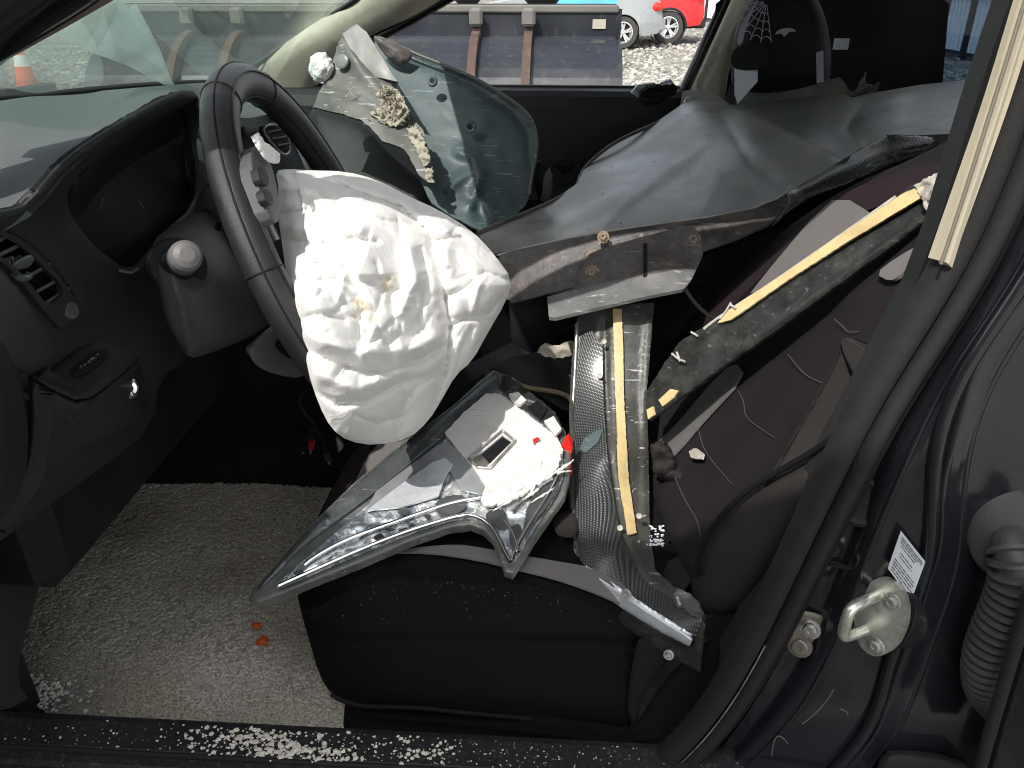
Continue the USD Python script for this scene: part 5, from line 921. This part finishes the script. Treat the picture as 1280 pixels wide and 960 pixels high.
for k_ in range(150):
    t_ = g2.random(); a_, b_ = ((478, 112), (505, 150)) if k_ < 90 else (((460, 145), (500, 150)) if k_ < 115 else ((508, 160), (538, 222)))
    c_ = (a_[0] + (b_[0] - a_[0]) * t_ + g2.normal() * 5, a_[1] + (b_[1] - a_[1]) * t_ + g2.normal() * 5); L = 3 + 9 * g2.random() ** 2; w = g2.random() * 6.28
    pts = [P(c_[0] + L * s_ * math.cos(w + s_ * g2.normal() * .8), c_[1] + L * s_ * math.sin(w + s_ * g2.normal() * .8), 'Y', .855 - .03 * s_ * g2.random()) for s_ in np.linspace(0, 1, 5)]
    sp2.add(tube(pts, .0004 + .0007 * g2.random(), 4))
for out in ([(470, 118), (484, 108), (497, 114), (505, 126), (512, 140), (500, 150), (488, 142), (478, 132)], [(462, 142), (474, 134), (490, 144), (502, 150), (496, 158), (478, 154)], [(508, 160), (520, 158), (528, 170), (534, 186), (538, 204), (530, 208), (522, 192), (514, 176)], [(530, 212), (540, 208), (542, 228), (534, 226)]):
    obj(cp, 'frayed_foam', patch(out, [(480, 120, 'Y', .845), (500, 150, 'Y', .835), (530, 190, 'Y', .80), (540, 225, 'Y', .785), (470, 145, 'Y', .84)], s=1.8, ch=0, thick=.004, noise=[(.010, 60, 'r'), (.007, 170, 'r')], jag=1.8), 'shred')
obj(cp, 'frayed_fibres', sp2, 'shred', kind='stuff')
ff2 = trimesh.creation.icosphere(4); v_ = ff2.vertices; v_ = v_ * (1 + .55 * (meshkit.fbm(v_ * 2.4 + 7, 4, 3)[:, None] - .5)); obj(None, 'white_fluff', M(v_ * [.022, .02, .026] + P(401, 84, 'Y', .93), ff2.faces), 'fluff', 'small wad of white fluff caught behind the torn corner piece', 'padding')
for out, y_, m_ in (([(668, 200), (680, 205), (686, 215), (688, 250), (676, 254), (668, 235)], 1.0, 'deep_black'), ([(676, 250), (681, 218), (688, 208), (690, 236), (686, 256)], .98, 'corner_grey'), ([(690, 205), (712, 196), (722, 206), (706, 220)], 1.1, 'deep_black')):
    obj(gp, 'broken_scrap', patch(out, [(680, 230, 'Y', y_)], s=3, ch=0, thick=.006, noise=[(.02, 20, 'r')], jag=1), m_)
obj(None, 'loose_wire', tube(spline([P(a_, b_, 'Y', 1.2) for a_, b_ in ((686, 152), (700, 164), (716, 184), (735, 208))], 16), .0016, 6), 'black_plastic', 'thin dark wire strung below the far window sill', 'wire')

# upright trim strip with tape
UP_ = [(770, 385, 'Y', .46), (720, 400, 'Y', .47), (818, 385, 'Y', .47), (715, 560, 'Y', .33), (811, 585, 'Y', .33), (762, 570, 'Y', .30), (720, 700, 'Y', .17), (814, 690, 'Y', .20), (770, 690, 'Y', .17), (880, 768, 'Y', .08), (872, 802, 'Y', .06)]
ut = obj(None, 'trim_strip', patch([(721, 398), (740, 384), (818, 378), (816, 400), (809, 484), (811, 585), (812, 660), (819, 712), (850, 740), (880, 766), (876, 790), (872, 803), (835, 784), (800, 765), (760, 738), (722, 712), (718, 690), (715, 640), (712, 585), (716, 491)], UP_, s=4, ch=0, thick=.006, noise=[(.004, 14, 'n')], jag=.4,
    creases=[([(756, 400), (757, 480), (764, 580), (778, 670), (800, 720), (850, 780)], 4, -.006), ([(716, 420), (714, 560), (717, 660), (724, 706)], 4, .010), ([(812, 400), (806, 500), (806, 640)], 5, .006)]), 'back_dirty', 'upright carbon pillar moulding with yellow tape leaning on the driver seat', 'trim strip')
obj(ut, 'woven_face', patch([(722, 420), (740, 412), (753, 430), (754, 490), (758, 560), (770, 640), (782, 690), (810, 730), (878, 770), (874, 798), (835, 780), (800, 760), (762, 734), (726, 708), (720, 660), (716, 585), (719, 491)], UP_, s=4, ch=0, thick=.003, lift=.010, jag=.3), 'weave')
obj(ut, 'paint_flake', patch([(724, 562), (730, 548), (745, 538), (754, 536), (748, 552), (732, 566)], UP_, s=3, ch=0, thick=.001, lift=.013), 'panel_green')
obj(ut, 'adhesive_tape', patch([(766, 386), (777, 386), (779, 440), (780, 500), (786, 600), (796, 666), (786, 668), (775, 600), (769, 490)], UP_, s=3, ch=0, thick=.003, lift=.010, jag=.4, noise=[(.002, 60, 'n')]), 'tape')
obj(ut, 'left_rim', tube(spline([P(*q_) for q_ in ((721, 405, 'Y', .455), (717, 491, 'Y', .39), (713, 585, 'Y', .31), (717, 660, 'Y', .215), (723, 708, 'Y', .155))], 40), .0032, 8), 'chrome' if False else 'steel')
LP = [(722, 710, 'Y', .145), (872, 806, 'Y', .045), (735, 735, 'Y', .14), (874, 842, 'Y', .035), (800, 765, 'Y', .09)]
obj(ut, 'chrome_band', patch([(720, 708), (730, 710), (770, 736), (812, 764), (866, 798), (862, 808), (826, 790), (780, 762), (736, 732), (722, 718)], LP, s=3, ch=0, thick=.012, lift=.014, roll=(.004, 4), jag=.5), 'foil')
obj(ut, 'lower_lip', patch([(728, 724), (780, 760), (826, 788), (866, 806), (880, 770), (880, 800), (876, 842), (840, 822), (800, 798), (745, 752)], LP, s=4, ch=0, thick=.006, lift=.004, roll=(.006, 6)), 'gloss_dirty')
for px, py in ((745, 741), (836, 818), (783, 742)): obj(ut, 'screw', screw(P(px, py, 'Y', .12 if px < 760 else (.045 if px > 800 else .095)), (-.2, -.9, .4), .0042, .010), 'steel')
for px, py, y_ in ((755, 427, .43), (799, 645, .225), (775, 660, .21), (750, 470, .40)): obj(ut, 'rivet_hole', lathe([(.0042, 0), (.0035, .0012), (.002, .0005), (0, .0)], P(px, py, 'Y', y_ - .010), (-.1, -.85, .5), 14), 'raw_edge')
obj(ut, 'torn_end', patch([(846, 736), (862, 742), (880, 764), (876, 776), (858, 764), (842, 752)], [(860, 756, 'Y', .07)], s=3, ch=0, thick=.005, noise=[(.01, 40, 'r')], jag=1), 'bracket_grey')
obj(ut, 'clip_pin', tube([P(846, 742, 'Y', .075), P(850, 758, 'Y', .06)], .0035, 8), 'steel')

# diagonal trim strip
DN = plane_of(P(809, 500, 'Y', .33), P(1160, 240, 'Y', .20), P(1000, 392, 'Y', .23))
dg = obj(None, 'trim_strip', patch([(808, 490), (830, 455), (850, 427), (880, 408), (900, 398), (940, 372), (985, 341), (1060, 289), (1140, 231), (1164, 220), (1186, 212), (1194, 221), (1178, 234), (1160, 246), (1158, 256), (1164, 270), (1130, 296), (1100, 318), (1050, 354), (1000, 391), (950, 427), (900, 461), (850, 497), (811, 526)], plane=DN, s=3.5, ch=0, thick=.006, jag=.7, noise=[(.006, 20, 'n')],
    creases=[([(815, 515), (900, 455), (1000, 384), (1100, 311), (1158, 270)], 4, .006), ([(850, 436), (940, 380), (1060, 298), (1140, 240)], 4, .006)]), 'gloss_dirty', 'diagonal gloss black moulding with yellow tape lying across the seat backrest', 'trim strip')
obj(dg, 'adhesive_tape', patch([(897, 404), (904, 392), (985, 339), (1060, 287), (1130, 241), (1155, 231), (1158, 243), (1060, 302), (985, 350), (915, 399)], plane=DN, s=3, ch=0, thick=.003, lift=.010, jag=.4, noise=[(.002, 60, 'n')]), 'tape')
obj(dg, 'adhesive_tape', patch([(823, 500), (838, 486), (847, 488), (842, 497), (828, 508)], plane=DN, s=2.5, ch=0, thick=.003, lift=.009), 'tape')
obj(dg, 'adhesive_tape', patch([(808, 512), (816, 508), (818, 518), (810, 524)], plane=DN, s=2.5, ch=0, thick=.003, lift=.009), 'tape')
obj(dg, 'torn_end', patch([(1142, 232), (1164, 219), (1186, 211), (1195, 221), (1180, 234), (1164, 244), (1158, 252), (1164, 268), (1156, 262), (1152, 246)], plane=DN, s=2.5, ch=0, thick=.006, lift=.012, noise=[(.018, 45, 'r')], jag=1.2), 'raw_edge')
for ln in ([(840, 442), (848, 449), (856, 452)], [(846, 440), (850, 452)], [(900, 398), (908, 388), (914, 378)], [(864, 415), (872, 420)], [(912, 380), (920, 386)]):
    pp = np.array([CAM + ray(*a_) * (((DN[0] - CAM) @ DN[1]) / (ray(*a_) @ DN[1]) - .012) for a_ in ln]); obj(dg, 'torn_sliver', tube(pp, .0016, 5), 'raw_edge')
pp = np.array([CAM + ray(*a_) * (((DN[0] - CAM) @ DN[1]) / (ray(*a_) @ DN[1]) - .004) for a_ in ((880, 411), (900, 396), (940, 370), (985, 340), (1060, 288), (1120, 246))]); obj(dg, 'edge_fracture', tube(spline(pp, 40), .0022, 5), 'raw_edge')
obj(None, 'wire_end', tube(spline([P(a_, b_, 'Y', .42) for a_, b_ in ((856, 360), (868, 378), (880, 390), (892, 398))], 14), .003, 7), 'rubber', 'short black wire end between the panel bracket and the diagonal moulding', 'wire')

# broken chrome lamp on the seat
LQ = plane_of(P(311, 750, 'Y', .055), P(618, 465, 'Y', .40), P(708, 605, 'Y', .215))
lo_ = [(311, 750), (315, 738), (330, 722), (392, 653), (440, 606), (491, 563), (570, 504), (600, 476), (617, 463), (634, 469), (660, 490), (694, 518), (707, 540), (713, 570), (712, 598), (706, 620), (690, 642), (672, 668), (652, 700), (640, 718), (630, 714), (624, 696), (616, 676), (605, 664), (588, 657), (562, 660), (510, 678), (460, 700), (412, 719), (370, 736), (340, 748), (322, 754)]
lamp = obj(None, 'broken_lamp', patch(lo_, plane=LQ, s=3, ch=0, thick=.014, roll=(.003, 4), lift=.0, jag=.3), 'lamp_rim', 'broken chrome car lamp unit lying point first on the driver seat', 'car lamp')
obj(lamp, 'chrome_face', patch([(336, 738), (380, 700), (470, 622), (560, 548), (600, 500), (618, 476), (640, 482), (690, 524), (702, 560), (706, 592), (695, 620), (664, 666), (643, 704), (636, 706), (628, 684), (616, 664), (602, 653), (586, 647), (556, 651), (500, 671), (420, 704), (370, 726)], plane=LQ, s=4, ch=1, thick=.004, lift=.006, noise=[(.006, 22, 'n'), (.003, 55, 'r')]), 'mottled_chrome')
obj(lamp, 'rail', patch([(316, 744), (330, 724), (392, 655), (440, 608), (491, 565), (570, 506), (618, 464), (640, 474), (626, 488), (590, 512), (560, 544), (500, 594), (440, 640), (400, 668), (372, 694), (340, 726)], plane=LQ, s=4, ch=1, thick=.012, lift=.010, roll=(.010, 9), creases=[([(330, 732), (400, 662), (500, 578), (590, 505)], 3, -.004)]), 'rail_grey')
obj(lamp, 'white_plate', patch([(556, 541), (580, 515), (608, 492), (624, 492), (636, 500), (662, 520), (680, 534), (696, 546), (704, 562), (698, 580), (676, 596), (650, 612), (628, 630), (612, 628), (606, 606), (590, 582), (570, 560)], plane=LQ, s=3.5, ch=0, thick=.006, lift=.016, noise=[(.004, 18, 'n')], jag=.5, holes=[[(594, 572), (628, 544), (640, 552), (612, 580)]]), 'white_plate')
obj(lamp, 'plate_lower', patch([(606, 604), (640, 588), (680, 562), (704, 560), (698, 584), (676, 602), (648, 622), (618, 632), (600, 632)], plane=LQ, s=3, ch=1, thick=.004, lift=.020, noise=[(.008, 40, 'r')], jag=1.5), 'white_plate')
g6 = np.random.default_rng(31)
for k_ in range(22):
    t_ = g6.random(); x_, y_ = 606 + 88 * t_ + 8 * g6.normal(), 640 - 56 * t_ + 8 * g6.normal(); L = 7 + 14 * g6.random(); w = 1 + 2.2 * g6.random(); an = -.66 + .25 * g6.normal(); c_, s_ = math.cos(an), math.sin(an)
    obj(lamp, 'paint_scrape', patch([(x_ - L * c_, y_ - L * s_), (x_ - w * s_, y_ + w * c_), (x_ + L * c_, y_ + L * s_), (x_ + w * s_, y_ - w * c_)], plane=LQ, s=2.2, ch=0, thick=.002, lift=.019 + .002 * g6.random(), jag=.8), 'white_plate')
for k_ in range(9):
    x_, y_ = 372 + 170 * g6.random(), 0; y_ = 706 - (x_ - 372) * .33 + 8 * g6.normal(); r_ = 3 + 4 * g6.random(); out = [(x_ + r_ * (1 + .4 * g6.normal()) * math.cos(q_), y_ + .7 * r_ * (1 + .4 * g6.normal()) * math.sin(q_)) for q_ in np.arange(6) * 1.047]
    obj(lamp, 'peeled_spot', patch(out, plane=LQ, s=2, ch=1, thick=.001, lift=.0125), 'rail_grey')
obj(lamp, 'bulb_window', patch([(588, 573), (628, 540), (642, 551), (612, 584), (598, 582)], plane=LQ, s=3, ch=0, thick=.003, lift=.012), 'gloss_black')
obj(lamp, 'window_frame', tube(np.array([CAM + ray(*a_) * (((LQ[0] - CAM) @ LQ[1]) / (ray(*a_) @ LQ[1]) - .019) for a_ in dense([(586, 573), (628, 538), (644, 551), (613, 585), (597, 584)], 4)]), .0020, 6, closed=True), 'steel')
obj(lamp, 'reflector', patch([(588, 572), (602, 568), (612, 580), (606, 584), (594, 582)], plane=LQ, s=2.5, ch=0, thick=.002, lift=.017), 'chrome')
obj(lamp, 'grey_plate', patch([(470, 614), (520, 576), (548, 556), (560, 552), (580, 570), (604, 598), (622, 600), (612, 620), (576, 612), (562, 588), (520, 616), (456, 640)], plane=LQ, s=3.5, ch=0, thick=.003, lift=.012, noise=[(.004, 24, 'n')]), 'trim_silver')
obj(lamp, 'mirror_strip', patch([(458, 638), (500, 606), (540, 578), (556, 572), (566, 580), (556, 596), (548, 620), (500, 634)], plane=LQ, s=3, ch=0, thick=.003, lift=.016, noise=[(.004, 30, 'n')]), 'foil')  # sky reflection in the chrome put in as a paler strip
for out in ([(540, 632), (556, 620), (584, 618), (580, 640), (552, 646)], [(604, 642), (626, 634), (634, 644), (630, 662), (614, 656)], [(660, 626), (684, 604), (700, 602), (692, 622), (668, 652), (652, 672)], [(634, 662), (650, 652), (654, 672), (642, 696)]):
    obj(lamp, 'dark_facet', patch(out, plane=LQ, s=3, ch=1, thick=.003, lift=.015, noise=[(.004, 30, 'n')], jag=.6), 'rail_grey')
for ln in ([(348, 732), (420, 700), (500, 667), (560, 648), (590, 644), (612, 656), (626, 678), (638, 702)], [(700, 590), (676, 634), (652, 672), (640, 700)], [(380, 706), (440, 672), (500, 650), (546, 634), (600, 622)], [(640, 640), (660, 620), (690, 598)], [(648, 690), (642, 668), (630, 650)]):
    pp = np.array([CAM + ray(*a_) * (((LQ[0] - CAM) @ LQ[1]) / (ray(*a_) @ LQ[1]) - .014) for a_ in ln]); obj(lamp, 'bright_edge', tube(spline(pp, 30), .0028, 7), 'chrome')
obj(lamp, 'top_clip', patch([(622, 468), (636, 470), (664, 490), (694, 516), (704, 536), (694, 540), (672, 522), (640, 498), (624, 484)], plane=LQ, s=3, ch=0, thick=.008, lift=.014, noise=[(.014, 40, 'r')], jag=1), 'gloss_dirty')
for out in ([(636, 492), (648, 490), (658, 500), (650, 506), (640, 502)], [(660, 508), (672, 500), (684, 510), (676, 522)], [(680, 526), (692, 520), (702, 536), (694, 544)]): obj(lamp, 'broken_tooth', patch(out, plane=LQ, s=2.5, ch=0, thick=.006, lift=.024, noise=[(.008, 50, 'r')]), 'white_plate' if out[0][0] != 660 else 'gloss_black')
obj(lamp, 'paint_mark', patch([(666, 549), (672, 546), (675, 549), (669, 552), (667, 556)], plane=LQ, s=2, ch=0, thick=.001, lift=.0235), 'red_lens')
obj(None, 'red_lens_shard', patch([(698, 572), (706, 556), (711, 546), (714, 560), (714, 594), (706, 596), (700, 586)], [(706, 570, 'Y', .265)], s=2.5, ch=0, thick=.008, noise=[(.006, 40, 'r')], jag=.6), 'red_lens', 'broken shard of red lens between the chrome lamp and the upright moulding', 'lens shard')
for a_, (px, py, sx, sy, wd) in enumerate(((321, 782, .0085, .005, 'smaller upper'), (328, 801, .0075, .0085, 'larger lower'))):
    ic = trimesh.creation.icosphere(2); v_ = ic.vertices * (1 + .9 * (meshkit.noise(ic.vertices * 2.1 + a_ * 9, 2)[:, None] - .5)) * [sx, sy * 1.2, .004]
    c_ = P(px, py, 'Z', .352); obj(None, 'orange_fragment', M(v_ + c_, ic.faces), 'orange_lens', f'{wd} of two orange lens fragments lying on the beige carpet', 'lens fragment', smooth=False)

# audio cable with jacks hanging in the footwell
cp0 = [P(a_, b_, 'Y', .52) for a_, b_ in ((378, 492), (376, 508), (386, 522), (392, 530))]
au = obj(None, 'audio_cable', tube(spline(cp0, 20), .0035, 8), 'black_plastic', 'black audio cable ending in red, white and small jacks, hanging under the column', 'cable')
for ln, m_, tip in (([(392, 530), (386, 545), (381, 556)], 'black_plastic', (379, 567)), ([(392, 530), (392, 542), (390, 550)], 'jack_red', (388, 567)), ([(392, 530), (402, 548), (408, 566)], 'rail_grey', (412, 580))):
    q_ = [P(a_, b_, 'Y', .515) for a_, b_ in ln]; t_ = P(*tip, 'Y', .515); obj(au, 'lead', tube(q_, .0025, 8), 'black_plastic'); obj(au, 'jack_plug', tube([q_[-1], q_[-1] * .35 + t_ * .65], .0055, 10), m_); obj(au, 'jack_pin', tube([q_[-1] * .4 + t_ * .6, t_], .0025, 8), 'steel')
# clutter behind the lamp, under the flange
obj(None, 'tan_rod', tube(spline([P(a_, b_, 'Z', .63) for a_, b_ in ((640, 474), (668, 486), (694, 490), (716, 504))], 16), .0045, 8), 'wire_tan', 'tan rod lying behind the chrome lamp', 'rod')
obj(None, 'beige_fragment', patch([(672, 440), (684, 432), (706, 430), (724, 428), (722, 442), (700, 448), (680, 446)], [(700, 438, 'Y', .50)], s=3, ch=0, thick=.008, noise=[(.012, 30, 'r')], jag=1), 'beige_trim', 'broken beige trim fragment behind the upright moulding', 'trim fragment')
obj(None, 'black_moulding', patch([(610, 462), (640, 446), (672, 440), (720, 442), (722, 520), (700, 510), (660, 486), (636, 470)], [(620, 460, 'Y', .6), (720, 445, 'Y', .56), (715, 510, 'Y', .50)], s=6, ch=0, thick=.01, noise=[(.02, 14, 'r')]), 'black_plastic', 'broken black plastic moulding in the dark behind the chrome lamp', 'moulding')
obj(None, 'dark_panel', patch([(636, 380), (690, 366), (720, 398), (860, 364), (880, 320), (980, 285), (960, 320), (880, 385), (800, 470), (720, 470), (640, 430)], [(640, 400, 'Y', .66), (860, 380, 'Y', .62), (960, 300, 'Y', .64), (760, 460, 'Y', .64)], s=7, ch=0, thick=.008, noise=[(.02, 10, 'r')], creases=[([(700, 420), (880, 350)], 6, .01)]), 'deep_black', 'dark glossy plastic underside hanging below the large grey panel', 'panel scrap')
obj(None, 'foam_lump', patch([(812, 556), (824, 552), (838, 560), (846, 580), (838, 598), (818, 592)], [(830, 575, 'Y', .29)], s=3, ch=0, thick=.02, roll=(.01, 8), noise=[(.014, 40, 'r')], jag=1), 'seat_bolster', 'grey foam lump beside the upright moulding', 'foam')
gl = np.random.default_rng(12); cc = np.array([P(812 + 18 * gl.random(), 655 + 28 * gl.random(), 'Y', .19) for k_ in range(60)]); obj(None, 'glass_crumbs', rocks(cc, .0006 + .0016 * gl.random(60), 4, .8), 'print_tag', 'glass crumbs scattered on the seat by the upright moulding', 'glass crumbs', kind='stuff', smooth=False)

# pale grit spilled on the sill and seat
gg = np.random.default_rng(21); pts = []; rad = []
def spill(n, cx, cy, sx, sy, r0, r1, z, clip=None):
    for k_ in range(n):
        a_, b_ = cx + gg.normal() * sx, cy + gg.normal() * sy
        p_ = P(a_, b_, 'Z', z)
        if p_[1] > -.003 and z > .4: continue
        if p_[1] < -.047 and z > .4: p_ = P(a_, b_, 'Z', .403)
        if p_[1] < -.13: continue
        pts.append(p_); rad.append(r0 + (r1 - r0) * gg.random() ** 2)
spill(250, 352, 940, 40, 12, .0006, .0040, .4205); spill(160, 300, 925, 40, 10, .001, .0032, .4205); spill(90, 400, 945, 40, 10, .001, .003, .4205); spill(50, 520, 938, 30, 9, .001, .003, .4205); spill(60, 480, 916, 40, 6, .0008, .0025, .4205)
spill(260, 250, 925, 200, 18, .0005, .0015, .4205); spill(200, 640, 945, 120, 16, .0004, .0011, .4205); spill(420, 35, 868, 30, 11, .001, .0034, .372)
obj(None, 'sill_grit', rocks(np.array(pts), np.array(rad), 6, .75), 'grit', 'pale crumbs of grit spilled along the black door sill', 'grit', kind='stuff', smooth=False)
# the closed front part of the shell that the cabin implies: door opened forward, bonnet and wings beyond the frame
dd = np.array([-.14, -.99, 0]); dd /= np.linalg.norm(dd); dh = np.array([-.80, -.04, 0]); dn = np.array([dd[1], -dd[0], 0])
for nm, t0, t1, z0, z1, th in (('driver_door', 0, 1.05, .30, .98, .09),):
    c8 = np.array([dh + dd * t + dn * h_ + [0, 0, z] for t in (t0, t1) for h_ in (-.04, .05) for z in (z0, z1)]); dr = part(nm, flat(trimesh.convex.convex_hull(c8)), 'car_paint', smooth=False)
part('window_frame', tube(spline([dh + dd * .05 + [0, 0, .98], dh + dd * .30 + [0, 0, 1.2], dh + dd * .55 + [0, 0, 1.36], dh + dd * .85 + [0, 0, 1.38], dh + dd * 1.03 + [0, 0, 1.2], dh + dd * 1.04 + [0, 0, .98]], 30), .022, 8), 'car_paint', dr)
part('bonnet', sheet([[(-.95, .0, .98), (-1.1, .7, 1.02), (-.95, 1.42, .98)], [(-1.6, .0, .88), (-1.6, .7, .93), (-1.6, 1.42, .88)], [(-2.1, .1, .72), (-2.2, .7, .76), (-2.1, 1.32, .72)]], 14, 14, .03), 'car_paint')
# ------------------------------------------------------------------ unseen container added behind the camera to shade sill, carpet and seat side
cy, cz, cx0, cx1 = -1.62, 2.92, -6.1, -.05
ct = thing('shipping_container', 'tall blue grey container, unseen, added to shade the car sill', 'container', ((cx0 + cx1) / 2, cy - 1.2, 0))
k_ = 200; xx = np.linspace(cx0 + .1, cx1 - .1, k_); off = .03 * np.sign(np.sin(np.arange(k_) * 2 * math.pi / 8 + .4)); j_ = np.arange(k_ - 1)
lo2 = np.c_[xx, cy + off - .04, np.full(k_, .25)]; hi2 = lo2 + [0, 0, cz - .45]; obj(ct, 'side_wall', M(np.vstack([lo2, hi2]), np.c_[j_, j_ + 1, j_ + 1 + k_, j_ + k_]), 'container_paint', smooth=False)
for z0_, z1_ in ((.10, .27), (cz - .22, cz)): obj(ct, 'rail', box((cx0, cy - .14, z0_), (cx1, cy, z1_), .01), 'container_paint', smooth=False)
for x_ in (cx0, cx1 - .16): obj(ct, 'corner_post', box((x_, cy - .16, .27), (x_ + .16, cy + .004, cz - .22), .01), 'container_paint', smooth=False)
obj(ct, 'roof', box((cx0, cy - 2.4, cz - .05), (cx1, cy - .14, cz - .02)), 'container_paint', smooth=False)
nr_x = float(P(1440, 480, 'Y', -.03)[0])
nrd = part('near_rear_door', along_x([(-.03, .98), (-.045, .97), (-.075, .85), (-.085, .65), (-.08, .45), (-.06, .30), (.02, .26), (.05, .30), (.05, .98), (-.03, .98)], nr_x - .01, nr_x + .95, 16), 'car_paint')
part('window_frame', tube(spline([(nr_x + .02, .0, .98), (nr_x + .10, .05, 1.25), (nr_x + .18, .09, 1.41), (nr_x + .55, .10, 1.41), (nr_x + .85, .07, 1.2), (nr_x + .95, .02, .98)], 30), .025, 8), 'car_paint', nrd)
part('door_glass', M(np.array([(nr_x + .03, .0, .98), (nr_x + .94, .01, .98), (nr_x + .84, .06, 1.2), (nr_x + .55, .09, 1.39), (nr_x + .19, .085, 1.39), (nr_x + .10, .05, 1.24)]), [(0, 1, 2), (0, 2, 3), (0, 3, 4), (0, 4, 5)]), 'tinted_glass', nrd, smooth=False)
part('rear_quarter', along_x([(-.03, .98), (-.08, .85), (-.09, .6), (-.06, .30), (.02, .26), (.05, .98), (-.03, .98)], nr_x + .96, nr_x + 1.6, 6), 'car_paint')
print('objects', len(NUM), 'prims', sum(1 for _ in stage.Traverse()))
